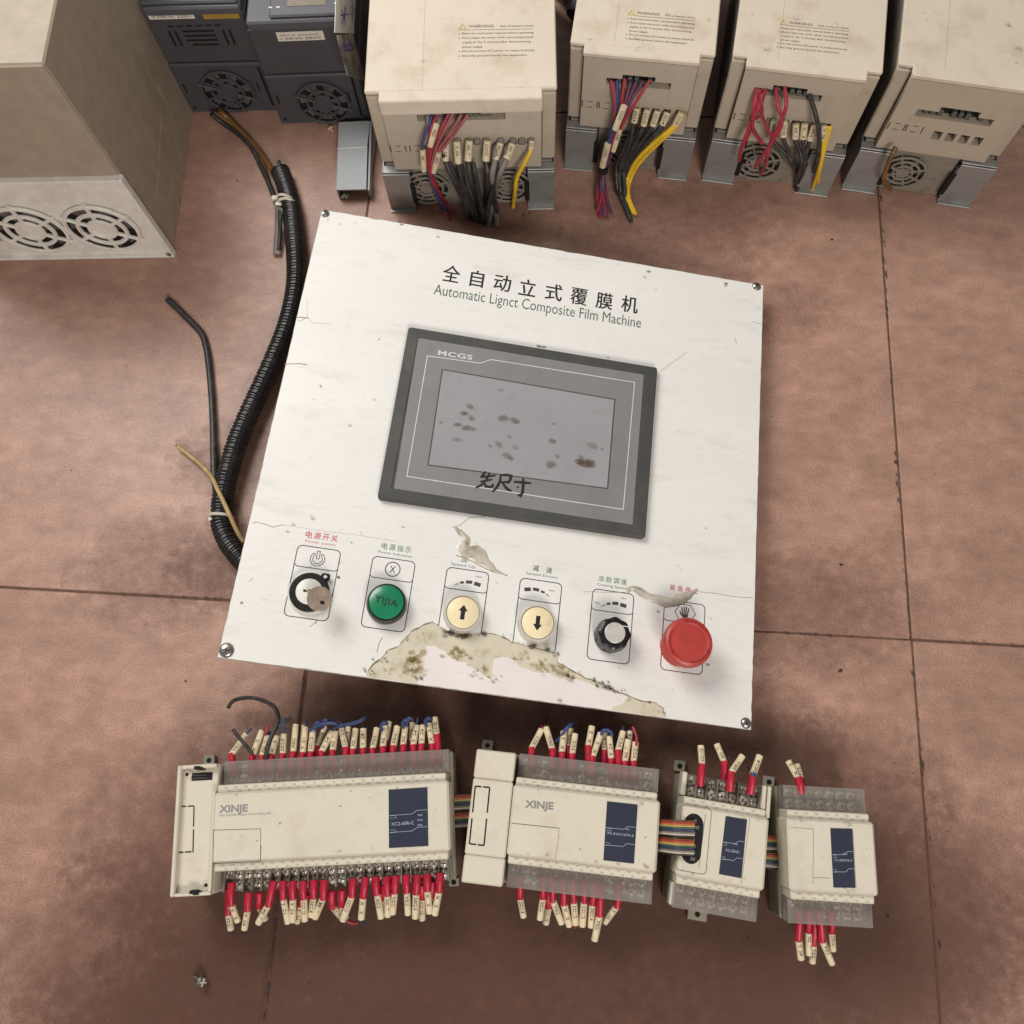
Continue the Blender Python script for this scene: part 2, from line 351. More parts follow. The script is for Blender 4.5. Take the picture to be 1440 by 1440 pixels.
# object coordinates repeat per tile: shift the tile pattern with the object's random value
nt = MT['floor_tile'].node_tree; oi = nt.nodes.new("ShaderNodeObjectInfo"); va = nt.nodes.new("ShaderNodeVectorMath"); va.operation = 'MULTIPLY_ADD'
tc = [n for n in nt.nodes if n.type == 'TEX_COORD'][0]; va.inputs[1].default_value = (1, 1, 1)
cmb = nt.nodes.new("ShaderNodeCombineXYZ"); mu = nt.nodes.new("ShaderNodeMath"); mu.operation = 'MULTIPLY'; mu.inputs[1].default_value = 37.0
nt.links.new(oi.outputs["Random"], mu.inputs[0]); nt.links.new(mu.outputs[0], cmb.inputs[0]); nt.links.new(mu.outputs[0], cmb.inputs[1])
for l in list(nt.links):
    if l.from_node == tc: nt.links.new(va.outputs[0], l.to_socket)
nt.links.new(tc.outputs["Object"], va.inputs[0]); nt.links.new(cmb.outputs[0], va.inputs[2])
# floor grime and specks; the broad dark patches paint shade toward the bottom
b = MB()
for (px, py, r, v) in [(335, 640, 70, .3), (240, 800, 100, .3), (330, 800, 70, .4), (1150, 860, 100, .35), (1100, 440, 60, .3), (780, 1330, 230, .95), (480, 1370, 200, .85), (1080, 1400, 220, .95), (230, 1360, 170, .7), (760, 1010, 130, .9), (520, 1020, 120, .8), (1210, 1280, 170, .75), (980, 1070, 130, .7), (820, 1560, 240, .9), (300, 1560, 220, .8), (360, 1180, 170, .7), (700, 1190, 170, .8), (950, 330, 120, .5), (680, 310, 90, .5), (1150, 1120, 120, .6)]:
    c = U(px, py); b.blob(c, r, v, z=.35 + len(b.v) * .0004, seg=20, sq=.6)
o = b.build("floor_grime_shade", 'grime_shade_floor', None, 0); o['kind'] = 'stuff'
tag(o, "dull grey-brown grime and painted shade on the pink-brown floor tiles", "grime")
b = MB()
for k in range(170):
    px, py = random.uniform(100, 1350), random.uniform(160, 1440); c = U(px, py); r = random.uniform(.2, .5)
    b.lathe([(r, .05), (r * .7, .4)], (c.x, c.y), 6, wob=lambda a, z: 1 + .3 * math.sin(2 * a + px))
for (px, py, r) in [(1183, 794, 2.4), (1182, 943, 2.6), (1248, 1288, 2.6), (1053, 1318, 1.8), (1038, 1351, 1.8), (435, 1382, 1.8), (334, 254, 1.3), (1170, 337, 2), (1062, 1054, 1.8), (1052, 1080, 1.8), (261, 958, 1.4), (736, 302, 1.8), (745, 300, 1.4)]:
    c = U(px, py); r *= .62; b.lathe([(r, .06), (r * .6, .7)], (c.x, c.y), 9, wob=lambda a, z: 1 + .35 * math.sin(2 * a + px) + .15 * math.sin(5 * a))
o = b.build("floor_specks", 'speck_brown', None, 0); o['kind'] = 'stuff'
tag(o, "tiny dark crumbs of dirt scattered over the floor tiles", "dirt")
b = MB()
for (x0, y0, x1, y1, n) in ((430, 935, 372, 1440, 150), (1238, 262, 1262, 700, 44), (1262, 700, 1330, 1440, 40), (100, 834, 330, 842, 14), (1066, 889, 1440, 906, 20)):
    for k in range(n):
        t = random.random(); c = U(x0 + (x1 - x0) * t, y0 + (y1 - y0) * t); b.blob((c.x + random.gauss(0, .5), c.y + random.gauss(0, .5)), random.uniform(1.6, 4.2), random.uniform(.5, .95), z=1.0 + k * .001, sq=random.uniform(.22, .45), rot=(1.41 if abs(y1 - y0) > abs(x1 - x0) else -.157))
o = b.build("joint_dirt", 'grime_dark', None, 0); o['kind'] = 'stuff'; tag(o, "dark uneven dirt packed along the joints between the floor tiles", "dirt")
# ================================================================== CONTROL PANEL
PM = Matrix(((0.9672751835422951, 0.21047756219588637, 0.1416965599981029), (-0.2137224111494434, 0.9768624104287162, 0.007909618440003843),
             (-0.13675324594205238, -0.037934508082680556, 0.9898785394283672)))
PC = (12.6, 264.4, 55.0); PW, PH = 208.9, 206.3
pan = Thing("control_panel", "large white operator panel with grey touch screen and a torn patch along its lower edge", "control panel", PM, PC)
b = MB(); b.box(-PW, PW, -PH, PH, -2.2, 0, .5); b.build("face_plate", 'panel_metal', pan)
# film overlay as a slightly irregular sheet, ragged along the edges
def ragged(x0, x1, y0, y1, amp, step=6):
    pts = []
    def seg(ax, ay, bx, by):
        n = int(math.hypot(bx - ax, by - ay) / step)
        for i in range(n):
            t = i / n; nx, ny = (by - ay), -(bx - ax); L = math.hypot(nx, ny); d = -abs(random.gauss(0, amp))
            if random.random() < .04: d -= amp * 3
            pts.append((ax + (bx - ax) * t + nx / L * d, ay + (by - ay) * t + ny / L * d))
    seg(x0, y0, x1, y0); seg(x1, y0, x1, y1); seg(x1, y1, x0, y1); seg(x0, y1, x0, y0); return pts
b = MB(); b.prism(ragged(-PW + .3, PW - .3, -PH + .3, PH - .3, .22), .02, .3); b.build("overlay_film", 'panel_film', pan, 25)
Z0 = .32
# corner screws
for i, (px, py) in enumerate([(457, 300), (1064, 402.5), (318.5, 914.5), (1049, 1017)]):
    c = pan.hit(px, py, .5); b = MB(); r = 3.4 if i != 2 else 4.6
    b.lathe([(r * 1.25, .3), (r * 1.25, .7), (r, .7), (r, 1.6), (r * .75, 2.3), (r * .3, 2.5)], (c.x, c.y), 20)
    o = b.build("corner_screw", 'steel', pan, 40)
    b = MB(); b.box(c.x - r * .6, c.x + r * .6, c.y - .35, c.y + .35, 2.3, 2.62); b.box(c.x - .35, c.x + .35, c.y - r * .6, c.y + r * .6, 2.3, 2.63); b.build("cross_slot", 'deep_black', o, 0)
# title
b = MB(); TC = [('全', 635, 385), ('自', 671, 392), ('动', 706.7, 398), ('立', 742, 404.5), ('式', 779, 411), ('覆', 814.4, 417), ('膜', 850, 423), ('机', 885.6, 428)]
a0, a1 = pan.hit(635, 385, Z0), pan.hit(885.6, 429, Z0); tx = (a1 - a0).normalized(); ty = Z3.cross(tx)
for ch, px, py in TC: cjk(b, ch, pan.hit(px, py, Z0), tx, ty, 15.2 if ch != '自' else 12, 17.2, bold=.016)
b.build("title_lettering", 'ink_black', pan, 0)
b = MB(); text_fit(b, "Automatic Lignct Composite Film Machine", pan.hit(609.5, 413.5, Z0), pan.hit(901, 461, Z0), 11.0); b.build("subtitle_lettering", 'ink_grey', pan, 0)
# ---- touch screen
ts = Thing("touch_screen", "", ""); bpy.data.objects.remove(ts.e)
hx, hy = 111.6, 80.3; cy0 = 17.3
def quadprism(q_lo, q_hi, z0, z1):
    return
b = MB()
def rr(cx, cy, w, h, r, n=5):
    out = []
    for (sx, sy, a0) in ((1, 1, 0), (-1, 1, 90), (-1, -1, 180), (1, -1, 270)):
        for i in range(n + 1):
            a = math.radians(a0 + 90 * i / n); out.append((cx + sx * (w / 2 - r) + r * math.cos(a), cy + sy * (h / 2 - r) + r * math.sin(a)))
    return out
def layered(mb, loops):
    """loops: list of (pts, z) with the same count, first to last, capped at the last"""
    n = len(loops[0][0]); vs = []; fs = []
    for pts, z in loops: vs += [(x, y, z) for x, y in pts]
    for j in range(len(loops) - 1):
        for i in range(n): k = (i + 1) % n; fs.append((j * n + i, j * n + k, (j + 1) * n + k, (j + 1) * n + i))
    fs.append(tuple((len(loops) - 1) * n + i for i in range(n))); mb.add(vs, fs)
layered(b, [(rr(0, cy0, 2 * hx, 2 * hy, 2.5), .3), (rr(0, cy0, 2 * hx, 2 * hy, 2.5), 5), (rr(0, cy0, 2 * hx - 2.4, 2 * hy - 2.4, 2), 6.3),
            (rr(0, cy0, 2 * hx - 19, 2 * hy - 19, 1.5), 6.6), (rr(0, cy0, 2 * hx - 20, 2 * hy - 20, 1.5), 5.9)])
hmi = b.build("touch_screen", 'bezel_dark', pan, 30)
ip = [pan.hit(589, 471, 6.1), pan.hit(905.5, 524, 6.1), pan.hit(889.5, 738, 6.1), pan.hit(554, 688, 6.1)]
b = MB(); b.prism([(p.x, p.y) for p in ip], 5.5, 6.15); b.build("front_plate", 'bezel_grey', hmi, 0)
wl = [(601, 500.4), (675.4, 510.7), (690.4, 505.6), (892.4, 537.6), (876.4, 716.3), (572.2, 669.8)]
b = MB(); b.strip([pan.hit(x, y, 6.2)[:2] for x, y in wl], .75, 6.22, closed=True); b.build("border_line", 'silver_line', hmi, 0)
b = MB(); text_fit(b, "MCGS", pan.hit(615.6, 499, 6.22), pan.hit(664, 506, 6.22), 4.6, spacing=1.1, bold=.02); b.build("logo_lettering", 'silver_line', hmi, 0)
sp = [pan.hit(*p, 6.2) for p in [(622, 519.6), (864.7, 561.8), (854.5, 687), (602, 653.8)]]
b = MB(); n4 = [(p.x, p.y) for p in sp]; c4 = (sum(p[0] for p in n4) / 4, sum(p[1] for p in n4) / 4)
ins = [(x + (c4[0] - x) * .008, y + (c4[1] - y) * .012) for x, y in n4]
b.strip(n4, 1.1, 6.2, closed=True); b.build("screen_edge", 'bezel_dark', hmi, 0)
b = MB(); b.prism(ins, 6.0, 6.21); b.build("display_window", 'screen_glass', hmi, 0)
# handwriting
b = MB(); q = lambda l: [pan.hit(640 + x / 10.286, 640 + y / 10.286, 6.25)[:2] for x, y in l]
for l, wd in [([(445, 235), (410, 280), (368, 322)], 2.2), ([(372, 322), (480, 305), (590, 295)], 2.0), ([(500, 250), (470, 320), (430, 385)], 2.0), ([(362, 385), (450, 368), (540, 352)], 1.9),
              ([(430, 385), (370, 440), (300, 470)], 2.0), ([(425, 395), (440, 450), (490, 462), (545, 450), (545, 410)], 2.0), ([(660, 288), (740, 285), (812, 300), (800, 350), (772, 392), (655, 390)], 2.1),
              ([(662, 290), (650, 380), (600, 470), (540, 532)], 2.1), ([(685, 400), (730, 465), (770, 500), (818, 520)], 2.2), ([(850, 385), (980, 396), (1100, 406)], 2.4), ([(985, 335), (985, 430), (975, 540), (945, 590), (905, 568)], 2.2), ([(888, 460), (925, 466)], 1.6)]:
    b.strip(q(l), wd, 6.26 + len(b.v) * .0002, wf=[.7] + [1.1] * (len(l) - 2) + [.7])
b.build("handwriting", 'marker_ink', hmi, 0)
# finger grime on the screen
def grime(spots, f, parent, mat, z, name="grime"):
    b = MB()
    for i, (x, y, r, v) in enumerate(spots):
        c = f(x, y); b.blob(c, r, v, z=z + i * .004, sq=random.uniform(.5, .8), rot=random.uniform(-.5, .3))
    o = b.build(name, mat, parent, 0); o['kind'] = 'stuff'; return o
g5 = lambda x, y: pan.hit(600 + x / 5.143, 530 + y / 5.143, 6.25)
grime([(315, 215, 5, .62), (270, 265, 5, .66), (325, 300, 4.5, .55), (225, 345, 5, .72), (290, 370, 6, .7), (335, 378, 4, .5), (555, 300, 7, .62), (640, 318, 6, .68), (520, 490, 5, .5), (600, 435, 3, .5), (580, 570, 6, .5), (610, 590, 4, .48),
       (910, 465, 5, .58), (900, 635, 6, .64), (945, 575, 3, .58), (1200, 500, 8, .4), (1115, 580, 4, .5), (220, 455, 6, .4), (920, 340, 2.5, .5), (640, 510, 4, .42), (460, 500, 3, .45), (105, 330, 3, .42), (540, 95, 4, .42), (1270, 520, 3, .42)], g5, hmi, 'grime_screen', 6.26)
grime([(1140, 625, 9, .85), (1185, 625, 7, .8), (1100, 615, 6, .7), (272, 262, 3, .6)], g5, hmi, 'grime_rust', 6.4)
grime([(230, 820, 18, .3), (130, 790, 12, .28), (1240, 250, 12, .3), (720, 90, 8, .3)], g5, hmi, 'grime_ochre', 6.3)
# ---- framed controls
FRM = [[(418.3, 765.8), (480, 775), (462.5, 873.3), (397.5, 865.8)], [(525, 781.7), (584.7, 790), (570.8, 887.5), (507.5, 880.8)], [(628.3, 797.5), (688.3, 805.8), (676.7, 902.5), (615, 895)],
       [(731.7, 812.5), (790, 820.8), (781.7, 917.5), (720.8, 910.8)], [(831.7, 827.9), (890.9, 836), (884, 933.5), (825.3, 925.4)], [(932.8, 844), (992.4, 849.5), (988.8, 948.8), (928.3, 941.6)]]
FC = []
for qd in FRM:
    hp = [pan.hit(*p, Z0) for p in qd]; FC.append((sum(p.x for p in hp) / 4, sum(p.y for p in hp) / 4))
# snap onto one regular row
mx = (FC[5][0] - FC[0][0]) / 5; my = (FC[5][1] - FC[0][1]) / 5; FC = [(FC[0][0] + mx * i, FC[0][1] + my * i) for i in range(6)]
hp = [pan.hit(*p, Z0) for p in FRM[1]]; FWW = (hp[1] - hp[0]).length; FHH = (hp[0] - hp[3]).length
OUT = []
for (cx, cy) in FC:
    b = MB(); b.strip(rr(cx, cy, FWW, FHH, 4), .75, Z0 + .02, closed=True); yd = cy + FHH / 2 - FHH * .30
    b.strip([(cx - FWW / 2, yd + 1.6), (cx - FWW / 2 + 2.2, yd), (cx + FWW / 2 - 2.2, yd), (cx + FWW / 2, yd + 1.6)], .7, Z0 + .03); OUT.append(b)
# icons
def circ(cx, cy, r, a0=0, a1=360, n=28): return [(cx + r * math.cos(math.radians(a0 + (a1 - a0) * i / n)), cy + r * math.sin(math.radians(a0 + (a1 - a0) * i / n))) for i in range(n + 1)]
zi = Z0 + .04; iy = FHH / 2 - FHH * .15
cx, cy = FC[0]; b = OUT[0]
b.strip(circ(cx, cy + iy - .8, 5.6, 125, 415), .6, zi); b.strip(circ(cx, cy + iy - .8, 3.7, 130, 410), .6, zi)
for a in (125, 415): r_ = math.radians(a); b.strip([(cx + 3.6 * math.cos(r_), cy + iy - .8 + 3.6 * math.sin(r_)), (cx + 5.7 * math.cos(r_), cy + iy - .8 + 5.7 * math.sin(r_))], .6, zi + .01)
b.strip(rr(cx, cy + iy + 2.6, 2.2, 6.4, .3, 1), .6, zi + .01, closed=True)
cx, cy = FC[1]; b = OUT[1]; b.strip(circ(cx, cy + iy, 5.8)[:-1], .8, zi, closed=True)
text(b, "X", (cx - 2.4, cy + iy - 2.9, zi), X3, Y3, 5.8, 4.8)
def bars(mb, cx, cy, flip, s=1):
    for x, y, w_, h_, a in [(-9.5, -3.4, 4.4, .9, 28), (-4.6, -1.0, 3.6, 2.0, 14), (1.6, .3, 5.6, 2.8, 4), (9, -.6, 5.8, 3.4, -10)]:
        if flip: x, a = -x - 1, -a
        ca, sa = math.cos(math.radians(a)), math.sin(math.radians(a)); q4 = [(-w_ / 2, -h_ / 2), (w_ / 2, -h_ / 2), (w_ / 2, h_ / 2), (-w_ / 2, h_ / 2)]
        if h_ < 1.2 : q4 = [(-w_ / 2, -.3), (w_ / 2, -.5), (w_ / 2, .5), (-w_ / 2, -.1)] if not flip else [(-w_ / 2, -.5), (w_ / 2, -.1), (w_ / 2, .1), (-w_ / 2, .5)]
        mb.add([(cx + (x + u * ca - v * sa) * s, cy + (y + u * sa + v * ca) * s, zi) for u, v in q4], [(0, 1, 2, 3)])
bars(OUT[2], FC[2][0] + .5, FC[2][1] + iy - 1.5, False, .92); bars(OUT[3], FC[3][0] - 1.2, FC[3][1] + iy + .5, True, .92); bars(OUT[4], FC[4][0] + .8, FC[4][1] + iy - 1.2, False, .9)
text(OUT[2], "MAX", (FC[2][0] + 6.5, FC[2][1] + iy + 3.4, zi), X3, Y3, 1.5, 5); text(OUT[3], "MIN", (FC[3][0] + 7, FC[3][1] + iy + 1, zi), X3, Y3, 1.3, 4.5)
text(OUT[4], "MAX", (FC[4][0] + 6.5, FC[4][1] + iy + 3.4, zi), X3, Y3, 1.5, 4.6); text(OUT[4], "MIN", (FC[4][0] - 15, FC[4][1] + iy - 3.4, zi), X3, Y3, 1.5, 4.2)
# hand symbol in a hexagon
cx, cy = FC[5]; b = OUT[5]; hc = (cx + .6, cy + iy - .3)
b.strip([(hc[0] + 8.6 * math.cos(math.radians(60 * i)), hc[1] + 8.0 * math.sin(math.radians(60 * i))) for i in range(6)], .6, zi, closed=True)
for dx, y1, lean in ((-2.6, 4.3, -.5), (-1.0, 5.2, -.1), (.6, 5.2, .2), (2.2, 4.2, .6)): b.strip([(hc[0] + dx * .8, hc[1] - 2), (hc[0] + dx + lean, hc[1] + y1)], 1.05, zi + .01)
b.strip([(hc[0] - 1.6, hc[1] - 3.4), (hc[0] - 3.6, hc[1] - 1.4), (hc[0] - 4.4, hc[1] + 1)], 1.1, zi + .02)
b.add([(hc[0] + x, hc[1] + y, zi + .015) for x, y in ((-2.6, -1.4), (-1.6, -5), (1.8, -5), (2.6, -1.4))], [(0, 1, 2, 3)])
for b in OUT: b.build("control_outline", 'ink_outline', pan, 0)
# captions
def caption(s_cn, s_en, cpx, mat, wd_cn, wd_en, h=4.2, gap=None, miss=0):
    c = pan.hit(*cpx, Z0); b = MB(); n = len(s_cn); ux = tx
    for i, ch in enumerate(s_cn):
        if i < miss: continue
        cc = c + ux * ((i - (n - 1) / 2) * (wd_cn / n)) if n > 1 else c
        cjk(b, ch, (cc.x, cc.y, Z0 + .03), ux, ty, h * .96, h, bold=.012)
    b.build("caption_lettering", mat, pan, 0)
    b = MB(); o = c - ux * (wd_en / 2) - ty * (h / 2 + 3.6); text(b, s_en, (o.x, o.y, Z0 + .03), ux, ty, 2.1, wd_en); b.build("caption_lettering", 'ink_grey' if mat != 'ink_red' else 'ink_red', pan, 0)
caption("电源开关", "Power switch", (452.5, 754.5), 'ink_red', 27, 24, 5.6)
caption("电源指示", "Power indication", (557.5, 770.5), 'ink_green', 25.5, 27.5, 5.2)
caption("加", "Speed Up", (653, 786.5), 'ink_grey', 12, 20, 5.0)
caption("减速", "Speed Down", (763, 800.5), 'ink_grey', 22, 26, 5.0)
caption("涂胶调速", "Coating Speed", (861.5, 816), 'ink_green', 25, 25, 5.0)
caption("紧急停止", "Stop", (962, 828.5), 'ink_red', 26, 7, 4.6)
# key switch
cx, cy = FC[0]; c = pan.hit(435, 832.5, 5); cx, cy = c.x, c.y
b = MB(); b.lathe([(17.2, .35), (17.2, 2.2), (16.2, 3.4), (15.5, 3.4)], (cx, cy), 40); ks = b.build("key_switch", 'switch_white', pan, 30)
b = MB(); b.lathe([(15.6, 3.3), (15.4, 5.6), (14.6, 6.4), (10.6, 6.4), (10.2, 5.8)], (cx, cy), 40); b.box(cx + 6.5, cx + 13.5, cy + 10.5, cy + 16.6, 3.4, 6.3, 1.2); b.build("switch_ring", 'black_gloss', ks, 35)
b = MB(); b.lathe([(10.4, 5.6), (10.2, 7.2), (9.4, 7.6), (1, 7.6)], (cx, cy), 36); b.build("lock_barrel", 'switch_white', ks, 30)
b = MB(); b.lathe([(1.7, 6.4), (1.7, 6.7)], (cx + 10, cy + 13.4), 4); b.build("position_mark", 'switch_white', ks, 0)
b = MB(); b.box(cx - 4.4, cx + 4.4, cy - .9, cy + .9, 7.3, 7.8); b.build("key_slot", 'deep_black', ks, 0)
kb = MB()  # key: blade standing in the lock, flat round bow bent over
p0 = Vector((cx, cy, 7.6)); p1 = Vector((cx + 3, cy - 1.2, 17)); kb.tube([p0, p1], 2.6, 8, raw=True, flat=.4)
bc = pan.hit(449.5, 842, 21); ax = (bc - p1).normalized(); nz = Vector((.28, .1, 1)).normalized(); sd = nz.cross(ax).normalized(); ax = sd.cross(nz)
ring = [bc + ax * (9.6 * math.cos(t)) + sd * (9.6 * math.sin(t)) for t in [2 * math.pi * i / 30 for i in range(30)]]; hol = [bc + ax * (3.5 + 1.9 * math.cos(t)) + sd * (1.9 * math.sin(t)) for t in [2 * math.pi * i / 30 for i in range(30)]]
vs = [p + nz * .9 for p in ring] + [p + nz * .9 for p in hol] + [p - nz * .9 for p in ring] + [p - nz * .9 for p in hol]; fs = []
for i in range(30):
    j = (i + 1) % 30; fs += [(i, j, 30 + j, 30 + i), (60 + j, 60 + i, 90 + i, 90 + j), (60 + i, 60 + j, j, i), (30 + i, 30 + j, 90 + j, 90 + i)]
kb.add(vs, fs); kb.build("key", 'key_metal', ks, 30)
# indicator lamp
c = pan.hit(543.5, 848, 8); cx, cy = c.x, c.y
b = MB(); b.lathe([(15.6, .35), (15.8, 3), (15.4, 9), (14.6, 11.2), (13.4, 11.4)], (cx, cy), 44); il = b.build("indicator_lamp", 'black_gloss', pan, 30)
b = MB(); b.lathe([(13.6, 10.8), (13.2, 12.2), (10, 13.2), (5, 13.6), (.8, 13.7)], (cx, cy), 40); b.build("green_lens", 'green_lens', il, 40)
b = MB(); text(b, "YIJIA", (cx - 9.4, cy - 1.0, 13.8), tx * .985 + ty * -.12, ty, 5.2, 19); b.build("lens_lettering", 'ink_black', il, 0)
# push buttons
for px, py, up in ((651, 861.5, 1), (756, 876, 0)):
    c = pan.hit(px, py, 9); cx, cy = c.x, c.y
    b = MB(); b.lathe([(15.2, .35), (15.2, 2.4), (14.6, 4), (14.9, 8.6), (14.3, 9.8), (13.2, 9.8), (13, 8.8)], (cx, cy), 44); pb = b.build("push_button", 'button_ring', pan, 30)
    b = MB(); b.lathe([(12.9, 8.4), (12.8, 9.1), (12.4, 9.4), (1, 9.5)], (cx, cy), 40); b.build("button_cap", 'button_yellow', pb, 40)
    b = MB(); b.strip(circ(cx, cy, 12.95)[:-1], .35, 9.52, closed=True); b.build("cap_gap", 'ink_outline', pb, 0)
    s = 1 if up else -1; pts = [(0, 6.2), (3.6, 1.2), (1.7, 1.2), (1.7, -5.6), (-1.7, -5.6), (-1.7, 1.2), (-3.6, 1.2)]
    b = MB(); b.add([(cx + x, cy + y * s, 9.56) for x, y in pts], [(0, 6, 1), (2, 5, 4, 3)] if up else [(0, 1, 6), (2, 3, 4, 5)]); b.build("arrow_mark", 'ink_black', pb, 0)
# rotary knob
c = pan.hit(861, 893, 9); cx, cy = c.x, c.y
b = MB(); wob = lambda a, z: 1 + (.04 * math.cos(8 * a) if z > 3.2 else 0)
b.lathe([(13.0, .35), (13.2, 3), (13.4, 3.4), (13.2, 12), (12.6, 17), (11.4, 18), (8.4, 18.2)], (cx, cy), 64, wob=wob); kn = b.build("rotary_knob", 'black_gloss', pan, 40)
c2 = pan.hit(865.3, 888, 19); c2 = Vector((cx, cy, 0)).lerp(Vector((c2.x, c2.y, 0)), .5)
b = MB(); b.lathe([(8.3, 17.8), (8.2, 19.2), (7.7, 19.6), (.6, 19.4)], (cx, cy), 40); b.build("knob_cap", 'brushed_alu', kn, 30)
b = MB(); b.box(cx + 3.5, cx + 12, cy + 6.0, cy + 6.7, 17.2, 18.5); b.build("pointer_line", 'silver_line', kn, 0)
# emergency stop
c = pan.hit(968.3, 903, 26); cx, cy = c.x, c.y
b = MB(); b.lathe([(15.5, .35), (15.5, 3), (12, 4), (11.5, 16), (14, 18), (18.8, 19.4), (19.6, 21.5), (19.6, 25), (18.6, 27.4), (16.6, 28.4), (15, 28.2), (14.2, 27.8), (6, 28.8), (.8, 29)], (cx, cy), 56)
es = b.build("emergency_button", 'stop_red', pan, 30)
b = MB()
for a0 in (35, 155, 275):
    ar = circ(cx, cy, 16.0, a0, a0 + 62, 14); b.strip(ar, .9, 28.75)
    e_ = ar[-1]; a = math.radians(a0 + 62); b.add([(e_[0] + 2 * math.cos(a), e_[1] + 2 * math.sin(a), 28.76), (e_[0] - 1.6 * math.cos(a), e_[1] - 1.6 * math.sin(a), 28.76), (e_[0] - 3.4 * math.sin(a), e_[1] + 3.4 * math.cos(a), 28.76)], [(0, 1, 2)])
b.build("arrow_marks", 'stop_red_mark', es, 0)
# bodies behind the plate
for i, (cx, cy) in enumerate(FC):
    b = MB(); d = [32, 32, 30, 24, 18, 14][i]; b.lathe([(11, -2.2), (11, -d * .4), (13, -d * .4), (13, -d)], (cx, cy - 6), 20); b.build("rear_contact_block", 'black_rubber', pan, 30)
b = MB(); b.box(-104, 80, cy0 - 72, cy0 + 72, -22, -2.25, 2); b.build("rear_housing", 'black_rubber', pan)
# ---- torn film
t4 = lambda l, z=Z0: [pan.hit(500 + x / 3.13, 860 + y / 3.13, z) for x, y in l]
UP = [(48, 280), (62, 250), (84, 226), (120, 196), (140, 172), (190, 152), (218, 118), (250, 88), (290, 62), (340, 46), (372, 66), (404, 84), (450, 104), (500, 104), (550, 96), (600, 98), (640, 106), (690, 136), (750, 150), (820, 168), (886, 184),
      (892, 225), (960, 262), (1010, 292), (1060, 308), (1120, 338), (1180, 364), (1230, 385), (1280, 400), (1320, 404), (1350, 420), (1358, 448), (1366, 462)]
pu = t4(UP); yb = -PH + .8
def jag(pts, n, amp):
    out = []
    for i in range(len(pts) - 1):
        for k in range(n):
            t = k / n; p = pts[i].lerp(pts[i + 1], t); out.append(Vector((p.x + random.gauss(0, amp), p.y + random.gauss(0, amp), p.z)))
    return out + [pts[-1]]
ju = jag(pu, 3, .35); poly = [(p.x, p.y) for p in ju] + [(ju[-1].x, yb), (ju[0].x, yb)]
b = MB(); b.prism(poly, .1, .36); b.build("old_adhesive_layer", 'old_film', pan, 0)
LO = [(280, 296), (300, 240), (306, 200), (316, 152), (350, 150), (392, 176), (420, 205), (455, 218), (500, 226), (540, 262), (575, 290), (604, 300), (600, 250), (610, 212), (660, 200), (700, 215), (725, 240), (790, 268), (850, 272), (905, 296), (960, 296), (1020, 310), (1080, 340), (1150, 362), (1195, 378), (1180, 405), (1130, 424)]
pl = jag(t4(LO), 3, .4); b = MB(); b.prism([(p.x, max(p.y, yb)) for p in pl] + [(pl[-1].x, yb), (pl[0].x, yb)], .2, .42); b.build("bare_backing_patch", 'bare_backing', pan, 0)
b = MB()
def ridge(pts, rf, z=.5, fl=.6): b.tube([(p.x, p.y, z) for p in pts], 1, 6, raw=True, rf=rf, flat=fl)
rn = [max(.08, random.gauss(.3, .25)) for _ in range(400)]
ridge(ju, lambda L: rn[int(L / 2) % 400] * .9); b.build("lifted_film_edge", 'torn_edge', pan, 50)
g4 = lambda x, y: pan.hit(500 + x / 3.13, 860 + y / 3.13, Z0)
sp1 = []
for (x, y, r, v, n) in [(250, 210, 7, .62, 9), (250, 260, 8, .6, 8), (150, 265, 6, .5, 4), (440, 185, 6, .66, 6), (500, 205, 5, .55, 4), (560, 245, 5, .6, 4), (600, 290, 5, .66, 3), (730, 205, 6, .55, 5), (800, 235, 6, .6, 5), (870, 250, 6, .66, 6), (930, 280, 6, .72, 5), (300, 110, 6, .45, 4), (1330, 430, 4, .5, 2), (1200, 390, 5, .5, 3)]:
    for k in range(n * 3): sp1.append((x + random.gauss(0, 22), y + random.gauss(0, 12), r * random.uniform(.3, .8), v * random.uniform(.7, 1.0)))
grime(sp1, g4, pan, 'grime_ochre', .5)
sp2 = []
for (x, y, r, v, n) in [(230, 130, 3, .6, 3), (100, 215, 3.5, .6, 4), (65, 262, 4, .6, 3), (420, 92, 7, .72, 5), (480, 104, 8, .72, 5), (560, 100, 6, .6, 3), (640, 105, 4, .5, 2), (780, 150, 7, .62, 5), (720, 135, 4, .55, 2), (840, 165, 5, .62, 3), (885, 182, 4, .68, 2), (940, 290, 3.5, .75, 4), (1080, 325, 3.5, .8, 5), (1120, 335, 3.5, .8, 4), (1160, 352, 3, .75, 3), (1050, 300, 3, .7, 3), (280, 296, 3, .75, 4), (520, 275, 5, .5, 4), (460, 272, 3, .45, 2), (900, 398, 3, .6, 2), (1350, 440, 3, .6, 2)]:
    for k in range(n * 2): sp2.append((x + random.gauss(0, 14), y + random.gauss(0, 6), r * random.uniform(.3, .8), v * random.uniform(.75, 1.05)))
grime(sp2, g4, pan, 'grime_dark', .9)
